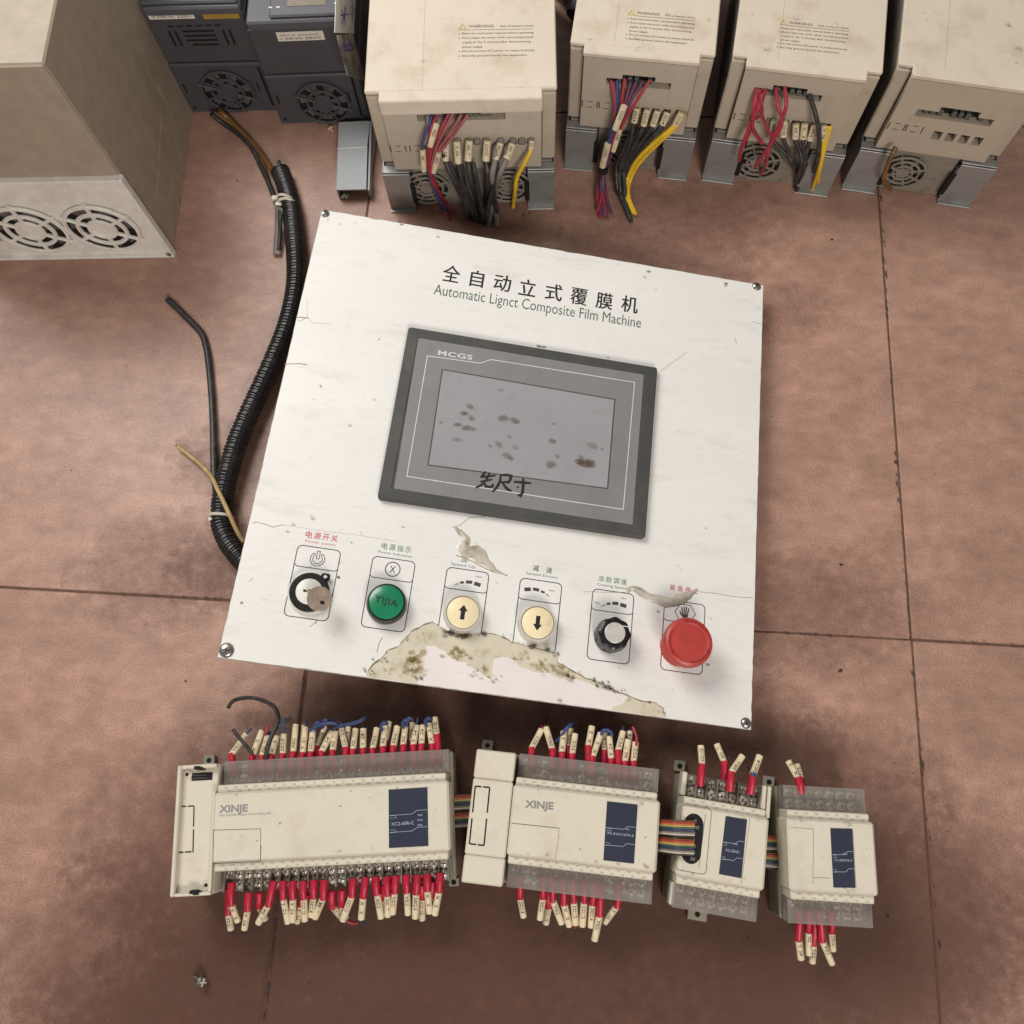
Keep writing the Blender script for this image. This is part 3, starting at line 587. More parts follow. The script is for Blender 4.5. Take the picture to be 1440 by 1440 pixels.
# crescent bubbles of loose film
def bubble(spine, widths, h, name="film_bubble"):
    P = [pan.hit(x, y, Z0) for x, y in spine]; b = MB(); n = len(P); vs = []; fs = []; S = 9
    for i, p in enumerate(P):
        t = (P[min(i + 1, n - 1)] - P[max(i - 1, 0)]).normalized(); s_ = Vector((-t.y, t.x, 0)); w_ = widths[i] * .5
        for k in range(S):
            u = k / (S - 1) * 2 - 1; vs.append(p + s_ * (u * w_ * (1 + .28 * math.sin(i * 2.3 + k)) + random.uniform(-.4, .4)) + Vector((0, 0, .04 + (h * (1 - abs(u) ** 1.6) * (w_ / max(widths) * 2) + random.uniform(0, .7) * (1 - abs(u))))))
    for i in range(n - 1):
        for k in range(S - 1): fs.append((i * S + k + 1, i * S + k, (i + 1) * S + k, (i + 1) * S + k + 1))
    b.add(vs, fs); return b.build(name, 'film_bubble', pan, 180)
bubble([(882, 833), (886, 827), (892, 828), (901, 833), (912, 838.5), (924, 843.5), (936, 846.5), (948, 846), (958, 842.5), (968, 837), (976, 832), (981, 829)], [2, 4, 5.5, 6, 6.5, 7, 8, 9, 8, 6, 3.5, 1], 1.6)
bubble([(640, 742), (648, 748), (655, 757), (650, 768), (656, 775), (668, 778), (677, 782), (684, 790), (690, 797), (698, 803), (712, 809)], [1.5, 5, 7, 10, 12, 12, 11, 8, 5, 3, 1], 1.1)
b = MB()
for l, wd in [([(641, 781), (652, 784), (665, 790), (680, 798), (694, 804), (714, 810)], .7), ([(355, 736), (361, 734), (372, 737), (384, 741), (398, 738)], .45), ([(398, 738), (440, 745), (500, 752), (560, 762)], .16),
              ([(636, 742), (648, 738), (660, 728), (684, 726)], .45), ([(820, 832), (850, 833), (880, 833)], .3), ([(982, 832), (1010, 835), (1040, 840), (1059, 841)], .35), ([(432, 421), (432, 447), (440, 454), (465, 456)], .22), ([(420, 452), (433, 446)], .5),
              ([(400, 512), (418, 511), (432, 513)], .7), ([(416, 446), (434, 447)], .8), ([(925, 524), (940, 514), (966, 495)], .25), ([(1058, 452), (1071, 456)], .4), ([(1033, 475), (1036, 483)], .5), ([(436, 882), (446, 872), (444, 878)], .5),
              ([(538, 896), (533, 905), (530, 918)], .5), ([(350, 818), (356, 812)], .3)]:
    b = MB(); b.strip(jag([pan.hit(x, y, Z0) for x, y in l], 3, .12), wd, Z0 + .06 + abs(l[0][0] % 7) * .003); b.build("film_crack", 'torn_edge', pan, 0)
# chips and small scratches
sp = [(565, 316, 3, .7), (562, 313, 2, .7), (616, 333, 4, .5), (700, 360, 2, .5), (912, 382, 4, .6), (906, 390, 3, .5), (1021, 399, 3, .8), (1020, 402, 2, .7), (870, 372, 2, .4), (760, 352, 2, .5), (461, 309, 2, .5), (478, 316, 3, .4), (500, 313, 2.5, .4), (451, 543, 2, .6), (540, 504, 1.5, .5), (533, 477, 1.5, .6),
      (469, 552, 2, .4), (440, 728, 5, .4), (413, 738, 3, .5), (405, 748, 3, .5), (494, 763, 2, .7), (567, 741, 2, .6), (758, 487, 4, .7), (765, 488, 3, .7), (856, 503, 3, .5), (958, 802, 3, .4), (1020, 640, 3, .3), (968, 808, 2, .4), (995, 935, 3, .6), (1000, 870, 2, .4), (870, 940, 2, .4), (925, 860, 3, .5), (1045, 900, 2, .3), (476, 812, 2, .8),
      (340, 848, 2, .7), (480, 792, 6, .35), (700, 820, 3, .35), (720, 832, 2, .4), (655, 560, 2, .0)]
grime(sp, lambda x, y: pan.hit(x, y, Z0), pan, 'grime_dark', .6)
sp = [(random.uniform(470, 1050), random.uniform(340, 470), random.uniform(1, 2.2), random.uniform(.25, .5)) for _ in range(26)] + [(random.uniform(370, 540), random.uniform(450, 900), random.uniform(1, 3), random.uniform(.25, .5)) for _ in range(30)] + [(random.uniform(940, 1050), random.uniform(450, 980), random.uniform(1, 3), random.uniform(.25, .45)) for _ in range(24)]
grime(sp, lambda x, y: pan.hit(x, y, Z0), pan, 'grime_dark', .8)
grime([(650, 885, 16, .5), (640, 880, 12, .5), (765, 905, 14, .42), (660, 765, 10, .4), (965, 955, 16, .25), (450, 790, 16, .22)], lambda x, y: pan.hit(x, y, Z0), pan, 'grime_ochre', 1.05)
# ================================================================== CONTROLLER MODULES
_shared = {}
def shared(key, fn):
    """first use returns the object itself placed by the caller, later uses return copies sharing the mesh"""
    if key not in _shared: _shared[key] = fn(); return _shared[key]
    o = _shared[key].copy(); SC.collection.objects.link(o); return o
def terminal(parent, x, y, z, rot=None):
    def mkt():
        b = MB(); b.box(-2.9, 2.9, -3.0, 3.0, 0, .9, .2); b.lathe([(2.35, .9), (2.3, 2.0), (1.7, 2.5), (.4, 2.6)], (0, 0), 12); b.box(-1.9, 1.9, -.32, .32, 2.3, 2.75, 0, 1); b.box(-.32, .32, -1.9, 1.9, 2.3, 2.76, 0, 1)
        return b.build("terminal_screw", ['nickel', 'seam_dark'], None, 40)
    o = shared('term', mkt); o.parent = parent.e; set_local(o, Matrix.Translation((x, y, z)) @ Matrix.Rotation(random.uniform(-.7, .7) if rot is None else rot, 4, 'Z'))
    return o
TXT = ["X021", "E024", "Y104", "X017", "E061", "COM2", "X112", "Y021"]
def marker_obj(L, k, r=2.6):
    """printed cable marker lying along +x from 0 to L (quantised lengths share mesh data)"""
    Lq = max(4, round(L)); key = ('mk', Lq, k, r)
    def f():
        b = MB(); b.tube([(0, 0, 0), (Lq * .5, 0, .15), (Lq, 0, 0)], r, 12, raw=True); b.tube([(Lq - .5, 0, 0), (Lq + .35, .1, -.1)], r * .62, 8, raw=True, mi=2); b.tube([(Lq, 0, 0), (Lq + .9, .2, -.1)], r * .3, 6, raw=True, mi=3)
        b2 = MB(); text(b2, TXT[k], (0, 0, 0), X3, Y3, 2.3, min(Lq * .75, 9.5), 1, bold=.02)
        a0 = len(b.v)
        vs = []
        for (x, y, z) in b2.v:     # wrap the print round the tube; letters stand across the tube axis
            a = (y - 1.15) / r; vs.append((x + Lq * .14, r * 1.03 * math.sin(a), r * 1.03 * math.cos(a) + .02))
        b.add(vs, b2.f, 1); return b.build("marker_sleeve", ['marker_cream', 'ink_black', 'wire_black', 'copper'], None, 50)
    return shared(key, f), L / Lq
def frame_to(p0, p1, up=Z3, sx=1.0):
    x = (p1 - p0).normalized(); y = up.cross(x).normalized(); z = x.cross(y)
    m = Matrix((x, y, z)).transposed().to_4x4(); m.translation = p0; return m @ Matrix.Diagonal((sx, 1, 1, 1))
def plc_wire(T, a, bm, tip, za=40, zb=41.8, zt=40, sleeve='red_sleeve', behind=False, stub=None):
    """a: sleeve start px, bm: sleeve end / marker start px, tip: marker end px"""
    d = -6 if behind else 0
    pa, pb, pt = T.hit(*a, za + d), T.hit(*bm, zb + d), T.hit(*tip, zt + d)
    b = MB(); mid = pa.lerp(pb, .55) + Vector((random.uniform(-.4, .4), 0, 1.2)); b.tube([pa, mid, pb + (pb - pa).normalized() * 1.0], 3.0, 10, step=2, rf=lambda L: 1.08 - .012 * min(L, 14) + .06 * math.sin(L * 1.1)); w_ = b.build("wire", sleeve, T, 60)
    L = (pt - pb).length; k = random.randrange(len(TXT)); mo, sx = marker_obj(L, k, random.choice((2.45, 2.6))); mo.parent = w_; set_local(mo, frame_to(pb, pt, sx=sx))
    if stub:
        dv = (pt - pb).normalized(); b = MB(); e = pt + dv * random.uniform(3, 6) + Vector((random.uniform(-2, 2), 0, random.uniform(-4, -1)))
        b.tube([pt - dv * 3, pt + dv, e], 1.05, 6, step=1.5); b.build("wire_end", stub, w_, 60)
    return w_
GM = "controller modules in the lower row"
def plc_body(T, x0, x1, hx=None, top_open=False, bot_open=False, nterm=10, xa=None, xb=None):
    hx = hx or (x0, x1)
    b = MB(); b.box(hx[0] + 2, hx[1] - 2, -47, 47, 0, 31, 1.0); b.build("base_housing", 'plc_base', T)
    b = MB(); b.box(x0, x1, -25, 25, 31.2, 60, 1.6); body = b.build("front_cover", 'plc_cream', T)
    b = MB(); b.box(x0 + 1.4, x1 - 2, 24.6, 30.6, 31.2, 56.6, .8); b.build("terminal_name_strip", 'plc_cream', T)
    b = MB(); b.box(x0 + 1.4, x1 - 2, -30.8, -24.6, 31.2, 56.6, .8); b.build("terminal_name_strip", 'plc_cream', T)
    for s in (1, -1):
        b = MB(); xs = x0 + 6; n = int((x1 - x0 - 10) / 7.6)
        for i in range(n):
            for j, row in enumerate((0.4, -2.1)):
                t_ = (["COM", "X", "Y", "0V"][(i // 4 + j) % 4] + (str((i * 2 + j) % 8) if (i // 4 + j) % 4 in (1, 2) else ""))
                text(b, t_, (xs + i * 7.55 + j * 3.4, s * 27.6 + row - .2, 56.68), X3, Y3, 1.25, 3.1 if len(t_) > 2 else 2.3)
        b.build("terminal_names", 'plc_print', T, 0)
    gs = [(random.uniform(x0 + 4, x1 - 4), random.uniform(-23, 23), random.uniform(.5, 1.8), random.uniform(.35, .58)) for _ in range(int((x1 - x0) / 9))] + [(random.uniform(x0 + 3, x1 - 3), random.choice((-1, 1)) * random.uniform(20, 24), random.uniform(2, 6), random.uniform(.3, .45)) for _ in range(6)]
    grime(gs, lambda x, y: (x, y), T, 'grime_brown', 60.05, "scuff_marks")
    # terminal benches
    for s, op in ((1, top_open), (-1, bot_open)):
        ya, yb2 = sorted((s * 31, s * 47.2)); b = MB(); b.box(x0 + 1.5, x1 - 1.5, ya, yb2, 31.1, 34.6)
        if op: 
            n = nterm; p = (x1 - x0 - 8) / n
            for i in range(n + 1): b.box(x0 + 3.6 + i * p, x0 + 4.5 + i * p, ya + .2, yb2 - (0 if s > 0 else 0) - .2, 34.6, 41.5)
        b.build("terminal_block", 'terminal_block', T, 0)
        n = nterm; p = (x1 - x0 - 8) / n
        for i in range(n):
            terminal(T, x0 + 4.05 + (i + .5) * p, s * 34.9, 37.2)
            if not (i == 0 and s < 0): terminal(T, x0 + 4.05 + (i + .5) * p, s * 42.2, 34.8)
        b = MB(); b.box(x0 + 2, x1 - 2, *sorted((s * 31.1, s * 38.4)), 34.5, 37.1); b.build("terminal_step", 'terminal_block', T, 0)
        if not op:
            y0_, y1_ = sorted((s * 30.8, s * 48)); b = MB(); b.box(x0 + 1.8, x1 - .4, y0_, y1_, 45.2, 46.4, .3)
            yy = sorted((s * 47.0, s * 48.1)); b.box(x0 + 1.8, x1 - .4, yy[0], yy[1], 36, 45.1)
            b.box(x0 + 1.9, x0 + 2.9, y0_ + .6, y1_ - 1.2, 36, 45.1); b.box(x1 - 1.5, x1 - .5, y0_ + .6, y1_ - 1.2, 36, 45.1)
            cc = b.build("clear_terminal_cover", 'clear_cover', T, 30); b = MB()
            for i in range(n + 1): b.box(x0 + 4.05 + i * p - .25, x0 + 4.05 + i * p + .25, y0_ + 1.2, y1_ - 1.6, 43.8, 45.1)
            b.build("cover_ribs", 'clear_cover', cc, 0)
    return body
def blue_label(T, q, body, txt, tq, led=(), name="label_plate"):
    hp = [T.hit(x, y, 60.2) for x, y in q]; b = MB(); b.prism([(p.x, p.y) for p in hp], 59.9, 60.35); o = b.build("label_plate", 'plc_label', body if False else T, 0)
    z = 60.42; u = (hp[1] - hp[0]); v = (hp[3] - hp[0]); P = lambda a, c: hp[0] + u * a + v * c
    b = MB()
    for c0, c1 in ((.45, .39), (.74, .68)): b.strip([P(.03, c0)[:2], P(.6, c0 - .005)[:2], P(.72, c1)[:2], P(.98, c1)[:2]], .28, z)
    for c0 in (.455, .70): b.strip([P(.03, c0)[:2], P(.16, c0)[:2], P(.2, c0 + .04)[:2], P(.03, c0 + .045)[:2]], .2, z + .01)
    n = (u.normalized()); up = -v.normalized(); h = tq[2]
    text(b, txt, (*P(tq[0], tq[1])[:2], z + .02), n, up, h, u.length * tq[3])
    for (a, c, t_) in led: text(b, t_, (*P(a, c)[:2], z + .02), n, up, 1.35, u.length * .12 if u.length > 20 else u.length * .2)
    b.build("label_print", 'label_print', o, 0); return o
def tab_bracket(T, cx, cy, w=9, h=9):
    b = MB(); b.box(cx - w / 2, cx + w / 2, cy - h / 2, cy + h / 2, 1, 5, .5); o = b.build("mounting_tab", 'plc_base', T)
    b = MB(); b.lathe([(2.1, 4.9), (2.1, 5.08)], (cx, cy), 14); b.build("screw_hole", 'deep_black', o, 0)
c5 = lambda x, y: (230 + x / 4.113, 970 + y / 4.113)
c6 = lambda x, y: (440 + x / 4.113, 970 + y / 4.113)
c7 = lambda x, y: (640 + x / 4.235, 1000 + y / 4.235)
c8 = lambda x, y: (910 + x / 4.114, 1020 + y / 4.114)
# ---- module 1: the long one
P1 = Thing("controller_module", "longest cream controller module of the lower row, with bare terminal screws along its bottom edge", "controller", None, (-157.7, -18.3, 0), -0.0415, GM)
bd = plc_body(P1, -89, 89, (-119, 92), False, True, 24)
b = MB(); b.box(-119.2, -88.9, -46.6, 46.6, 8, 52, 1.2); b.box(-119.2, -116.2, -46.6, 46.6, 52.1, 58, .8); b.box(-116.1, -89, 43.6, 46.6, 52.1, 57.8, .6); b.box(-116.1, -89, -46.6, -44.4, 52.1, 57.8, .6); b.box(-91, -88.9, -44.3, 27, 52.1, 57.6, .5); b.build("end_block", 'plc_cream', P1)
e1 = b = MB(); q = [P1.hit(*c5(*p), 52.2)[:2] for p in ((95, 676), (176, 676), (170, 941), (85, 941))]
for i, (t0, t1) in enumerate(((0, .45), (.55, 1))): b.strip([(q[0][0] + (q[1][0] - q[0][0]) * t0, q[0][1]), (q[0][0] + (q[1][0] - q[0][0]) * t1, q[0][1])], .9, 52.2)
for (t0, t1) in ((0, .44), (.5, 1)): b.strip([(q[1][0] + (q[2][0] - q[1][0]) * t0, q[1][1] + (q[2][1] - q[1][1]) * t0), (q[1][0] + (q[2][0] - q[1][0]) * t1, q[1][1] + (q[2][1] - q[1][1]) * t1)], .9, 52.2)
for (t0, t1) in ((0, .36), (.44, .9)): b.strip([(q[3][0] + (q[2][0] - q[3][0]) * t0, q[3][1]), (q[3][0] + (q[2][0] - q[3][0]) * t1, q[3][1])], .9, 52.2)
for px, py, r in ((135, 490, 1.3), (245, 1130, 1.3)):
    p = P1.hit(*c5(px, py), 52.2); b.lathe([(r, 52.05), (r, 52.25)], (p.x, p.y), 12)
for px, py in ((205, 450), (180, 1170)):
    p = P1.hit(*c5(px, py), 57); b.box(p.x - 3.6, p.x + 1.6, p.y - 1.2, p.y + 1.2, 52.1, 57.95 if py < 900 else 57.9); b.box(p.x - 1, p.x + 3.6, p.y - 2.0, p.y + .4, 52.11, 57.96 if py < 900 else 57.91)
b.build("panel_cutouts", 'deep_black', P1, 0)
for px, py in ((135, 490), (245, 1130)):
    p = P1.hit(*c5(px, py), 52.2); b = MB(); b.lathe([(3.4, 52.05), (3.4, 52.6), (2.6, 52.6), (2.6, 52.1)], (p.x + (.6 if py > 900 else .8), p.y), 18); b.build("screw_boss", 'plc_cream', P1, 30)
p = P1.hit(*c5(222, 502), 52.2); b = MB(); b.box(p.x - 8, p.x + 8.2, p.y - 2.8, p.y + 2.8, 52.05, 52.3); so = b.build("edge_connector", 'deep_black', P1, 0)
b = MB()
for i in range(8):
    for j in (-1.1, 1.1): b.box(p.x - 6.6 + i * 1.35, p.x - 5.9 + i * 1.35, p.y + j - .5, p.y + j + .5, 52.3, 52.6)
b.build("contact_pins", 'terminal_grey', so, 0)
tab_bracket(P1, *P1.hit(*c5(265, 408), 4)[:2]); tab_bracket(P1, *P1.hit(*c6(815, 1112), 4)[:2], 8, 6)
b = MB(); text_fit(b, "XINJE", P1.hit(*c5(320, 710), 60.1), P1.hit(*c5(487, 703), 60.1), 5.0, bold=.035); b.build("logo_lettering", 'logo_grey', P1, 0)
b = MB(); text_fit(b, "PROGRAMMABLE CONTROLLER", P1.hit(*c5(322, 733), 60.1), P1.hit(*c5(622, 720), 60.1), 1.4); b.build("small_lettering", 'logo_grey', P1, 0)
b = MB(); b.strip([P1.hit(*c5(*p), 60.1)[:2] for p in ((288, 812), (562, 804), (560, 992), (286, 1004))], .35, 60.1, closed=True); b.build("door_seam", 'seam_dark', P1, 0)
b = MB(); b.strip([P1.hit(*c5(*p), 60.1)[:2] for p in ((288, 1004), (560, 993), (563, 900))], .5, 60.12); b.build("door_seam", 'seam_dark', P1, 0)
blue_label(P1, [(546.5, 1110.5), (601, 1107), (602.4, 1189.5), (547, 1192.5)], bd, "XC2-60R-C", (.06, .625, 2.3, .58), ((.74, .49, "PWR"), (.74, .575, "RUN"), (.74, .66, "ERR")))
W1 = [((393, 375), (480, 255)), ((515, 380), (570, 235)), ((570, 385), (605, 265)), ((625, 380), (655, 265)), ((690, 375), (695, 255)), ((750, 365), (765, 200)), ((805, 370), (820, 215)), ((852, 365), (865, 225))]
W1b = [((50, 360), (110, 240)), ((115, 355), (130, 240)), ((190, 340), (165, 225)), ((232, 350), (247, 225)), ((290, 345), (292, 225)), ((345, 345), (370, 220)), ((405, 335), (418, 210)), ((465, 330), (488, 210)), ((522, 325), (535, 210)), ((580, 325), (600, 205)), ((628, 320), (635, 205)), ((690, 320), (670, 195)), ((718, 265), (705, 160))]
for i, (a, t) in enumerate(W1):
    pa, pt = c5(*a), c5(*t); plc_wire(P1, (pa[0] - 1.0 + (6 if i == 0 else 0), 1091 - i * .4), pa, pt, stub='wire_blue' if i % 2 == 0 else None)
for i, (a, t) in enumerate(W1b):
    pa, pt = c6(*a), c6(*t); plc_wire(P1, (pa[0] + (1.5 if i != 12 else 3), 1086 - i * .9), pa, pt, stub='wire_blue' if i in (0, 2, 6, 9, 11) else ('wire_black' if i in (4, 8) else None))
for (a, t) in [((20, 330), (75, 215)), ((195, 330), (205, 215)), ((420, 300), (441, 185)), ((572, 300), (578, 190)), ((-60, 330), (-50, 205))]:
    pa, pt = c6(*a), c6(*t); plc_wire(P1, (pa[0] + 1, 1078), pa, pt, behind=True)
W2 = [(c5, (395, 1115), (393, 1240), (430, 1340)), (c5, (495, 1175), (488, 1268), (468, 1385)), (c5, (640, 1105), (608, 1243), (548, 1350)), (c5, (695, 1105), (692, 1200), (720, 1350)), (c5, (750, 1105), (749, 1200), (748, 1340)), (c5, (810, 1105), (812, 1200), (818, 1335)),
      (c5, (870, 1100), (868, 1195), (855, 1310)), (c5, (930, 1100), (925, 1203), (875, 1320)), (c6, (65, 1100), (62, 1198), (12, 1320)), (c6, (235, 1090), (228, 1188), (172, 1335)), (c6, (305, 1085), (292, 1195), (280, 1325)), (c6, (365, 1080), (371, 1175), (395, 1320)),
      (c6, (425, 1080), (431, 1180), (435, 1310)), (c6, (480, 1075), (475, 1165), (462, 1295)), (c6, (540, 1070), (544, 1162), (550, 1300)), (c6, (605, 1070), (598, 1172), (592, 1320)), (c6, (660, 1065), (662, 1152), (675, 1290)), (c6, (735, 1060), (731, 1160), (705, 1300))]
for i, (f, a, m_, t) in enumerate(W2): plc_wire(P1, f(*a), f(*m_), f(*t), 42, 40, 34, stub={1: 'wire_black', 2: None, 4: None, 10: 'wire_blue', 6: 'wire_brown', 11: None}.get(i))
for (f, a, m_, t) in [(c5, (555, 1175), (552, 1250), (590, 1330)), (c6, (110, 1165), (112, 1252), (160, 1310)), (c6, (170, 1160), (165, 1242), (190, 1320)), (c5, (385, 1150), (375, 1290), (390, 1385)), (c5, (830, 1180), (800, 1240), (770, 1345)), (c6, (630, 1130), (632, 1200), (632, 1330)), (c6, (415, 1130), (410, 1200), (408, 1300)), (c6, (690, 1110), (688, 1190), (690, 1270))]:
    plc_wire(P1, f(*a), f(*m_), f(*t), 38, 34, 28)
def wirepts(T, f, pts, r, mat, name="wire", parent=None, seg=8, label=None):
    b = MB(); b.tube([T.hit(*f(p[0], p[1]), p[2]) for p in pts], r, seg); return b.build(name, mat, parent or T, 60, label)
wirepts(P1, c5, [(375, 103, 12), (405, 62, 16), (490, 45, 22), (570, 60, 28), (640, 100, 36), (665, 165, 44), (645, 230, 48), (612, 300, 50), (598, 350, 48), (590, 400, 44)], 1.7, 'wire_black', label="long curved dark grey wire")
wirepts(P1, c5, [(402, 232, 40), (430, 268, 44), (470, 315, 48), (515, 372, 46)], 1.5, 'wire_black')
wirepts(P1, c6, [(-20, 235, 42), (20, 212, 48), (60, 196, 50), (125, 193, 50), (140, 200, 48)], 1.3, 'wire_blue')
wirepts(P1, c6, [(118, 222, 44), (160, 208, 48), (215, 198, 52), (270, 182, 56), (297, 165, 60)], 1.4, 'wire_blue')
for x, y in ((525, 180), (545, 170), (400, 195), (655, 170), (60, 180), (880 - 863, 195)): wirepts(P1, c6, [(x, y + 40, 42), (x - 6, y + 10, 47), (x + 14, y - 8, 50), (x + 32, y + 2, 47)], 1.3, 'wire_blue')
wirepts(P1, c5, [(700, 250, 42), (690, 200, 46), (705, 160, 46)], 1.2, 'wire_blue'); wirepts(P1, c5, [(640, 250, 44), (665, 210, 46), (700, 190, 46), (735, 160, 44)], 1.2, 'wire_black')
wirepts(P1, c5, [(590, 260, 42), (600, 225, 44), (605, 205, 44)], 1.2, 'wire_red'); wirepts(P1, c6, [(195, 1335, 28), (230, 1350, 26), (255, 1348, 24)], 1.4, 'wire_red')
# ---- module 2
P2 = Thing("controller_module", "medium cream controller module with a smooth end block, just right of the longest module", "controller", None, (30.1, -40.1, 0), -0.2027, GM)
bd = plc_body(P2, -55, 55, (-86, 57), False, False, 14)
for y0_, y1_ in ((26.6, 47.6), (-27.6, 26.3), (-47.2, -27.9)):
    b = MB(); b.box(-86, -55.6, y0_, y1_, 8, 58, 1.0); b.build("end_block_cover", 'plc_cream', P2)
b = MB(); q = [P2.hit(*c7(*p), 58.2)[:2] for p in ((120, 447), (206, 455), (172, 800), (85, 790))]
for i in range(4):
    a_, c_ = Vector(q[i]), Vector(q[(i + 1) % 4])
    for t0, t1 in ((0, .44), (.54, 1)): b.strip([a_.lerp(c_, t0), a_.lerp(c_, t1)], 1.1, 58.1 + i * .01)
b.build("panel_cutouts", 'deep_black', P2, 0)
tab_bracket(P2, *P2.hit(*c7(193, 205), 4)[:2], 9, 9)
b = MB(); text_fit(b, "XINJE", P2.hit(*c7(415, 573), 60.1), P2.hit(*c7(585, 586), 60.1), 5.0, bold=.035); b.build("logo_lettering", 'logo_grey', P2, 0)
b = MB(); b.strip([P2.hit(*c7(*p), 60.1)[:2] for p in ((338, 668), (480, 682), (622, 697))], .4, 60.1); b.strip([P2.hit(*c7(*p), 60.1)[:2] for p in ((622, 697), (598, 880))], .2, 60.1); b.build("door_seam", 'seam_dark', P2, 0)
blue_label(P2, [(853.7, 1126.8), (896.7, 1131.5), (891.5, 1214.4), (848.5, 1209.7)], bd, "XC-E16X16YR-E", (.06, .555, 1.7, .86), ((.66, .455, "PWR"),))
WT = [((455, 222), (515, 108)), ((580, 230), (540, 95)), ((635, 250), (648, 120)), ((697, 260), (715, 135)), ((793, 212), (815, 90)), ((818, 275), (868, 130)), ((930, 290), (918, 150)), ((970, 238), (1000, 120)), ((1010, 305), (1030, 170)), ((1062, 305), (1075, 185))]
for i, (a, t) in enumerate(WT):
    pa, pt = c7(*a), c7(*t); dx = 1.5 if i != 1 else -1; yy = 1082 + (pa[0] - 740) * .11
    plc_wire(P2, (pa[0] + dx * .5, yy), pa, pt, stub={0: 'wire_red', 2: 'wire_blue', 5: 'wire_blue', 7: 'wire_blue', 6: 'wire_blue'}.get(i))
for (a, t) in [((672, 215), (690, 105)), ((1035, 230), (1040, 120)), ((890, 240), (890, 130))]:
    pa, pt = c7(*a), c7(*t); plc_wire(P2, (pa[0], 1076), pa, pt, behind=True, stub='wire_blue')
wirepts(P2, c7, [(1062, 250, 40), (1078, 200, 42), (1080, 150, 42), (1058, 95, 40)], 1.2, 'wire_red'); wirepts(P2, c7, [(600, 180, 36), (625, 160, 40), (660, 110, 44), (690, 75, 42)], 1.3, 'wire_blue'); wirepts(P2, c7, [(870, 140, 42), (890, 112, 45), (925, 120, 45), (935, 150, 44)], 1.3, 'wire_blue')
wirepts(P2, c7, [(535, 110, 34), (540, 60, 30), (545, 30, 20)], .8, 'wire_black')
WB = [((385, 985), (386, 1108), (408, 1225), 0), ((524, 985), (524, 1108), (505, 1240), 0), ((580, 990), (582, 1125), (635, 1265), 0), ((642, 995), (648, 1143), (680, 1280), 0), ((702, 1000), (706, 1130), (718, 1270), 0), ((766, 1005), (768, 1132), (758, 1280), 0), ((824, 1010), (818, 1143), (808, 1285), 0), ((868, 1015), (862, 1212), (830, 1365), 0), ((970, 1020), (965, 1160), (890, 1260), 0), ((555, 1070), (558, 1160), (540, 1265), 1)]
for i, (a, m_, t, bh) in enumerate(WB): plc_wire(P2, c7(*a), c7(*m_), c7(*t), 42, 38, 32, behind=bool(bh), stub='wire_red' if i == 4 else None)
# ---- module 3
P3 = Thing("controller_module", "small cream controller module with an open oval ribbon socket and bare terminal screws on top", "controller", None, (129.3, -62.1, 0), -0.2577, GM)
bd = plc_body(P3, -31.6, 32.4, (-33, 36), True, False, 7)
for bx in ((-31.6, -27.8, 30.9, 48.4, 31.1, 46), (-31.6, -27.8, -47, -31, 31.1, 44), (29.2, 32.4, 30.9, 48.2, 31.1, 46.5), (33.4, 36.2, 24.9, 48.2, 20, 46)):
    b = MB(); b.box(*bx, .8); b.build("side_wall", 'plc_cream', P3)
tab_bracket(P3, *P3.hit(*c8(188, 236), 4)[:2]); tab_bracket(P3, *P3.hit(*c8(704, 328), 4)[:2]); tab_bracket(P3, *P3.hit(*c8(290, 1092), 4)[:2], 15, 9)
oc = P3.hit(*c8(262, 655), 60); b = MB()
b.prism([(oc.x + 7.2 * math.cos(2 * math.pi * i / 32) * 1.0, oc.y + (9.5 if math.sin(2 * math.pi * i / 32) > 0 else -9.5) + 8 * math.sin(2 * math.pi * i / 32)) for i in range(32)], 59.8, 60.25); so = b.build("ribbon_socket", 'deep_black', P3, 0)
b = MB()
for i in range(7): b.box(oc.x - 2.5 + random.uniform(0, 3), oc.x + 1.5 + random.uniform(0, 3), oc.y - 15 + i * 4.4, oc.y - 12.5 + i * 4.4, 60.25, 61.0)
b.build("solder_points", 'terminal_grey', so, 0)
b = MB(); rim = rr(oc.x + 1, oc.y, 22, 46, 3); b.strip(rim, .35, 60.12, closed=True); b.build("socket_seam", 'seam_dark', P3, 0)
b = MB(); b.strip([P3.hit(*c8(*p), 60.1)[:2] for p in ((338, 515), (300, 822))], .3, 60.1); b.build("door_seam", 'seam_dark', P3, 0)
b = MB(); b.strip([P3.hit(*c8(*p), 60.1)[:2] for p in ((596, 535), (545, 915))], .2, 60.11); b.build("door_seam", 'seam_dark', P3, 0)
blue_label(P3, [(1020.6, 1147.6), (1050.5, 1152.5), (1042.5, 1235), (1011, 1229)], bd, "XC-E8AD", (.16, .60, 1.9, .66), ((.5, .47, "PWR"),))
for a, m_, t, z in [((308, 345), (318, 228), (310, 118), 44), ((452, 305), (445, 212), (402, 108), 42), ((478, 375), (487, 272), (552, 175), 46), ((597, 390), (610, 290), (652, 175), 46)]:
    plc_wire(P3, c8(*a), c8(*m_), c8(*t), z, z + 4, z + 2, stub=None)
wirepts(P3, c8, [(550, 180, 48), (590, 182, 44), (625, 185, 40)], .7, 'wire_black'); wirepts(P3, c8, [(608, 310, 50), (612, 290, 51), (616, 275, 51)], 2.3, 'wire_blue')
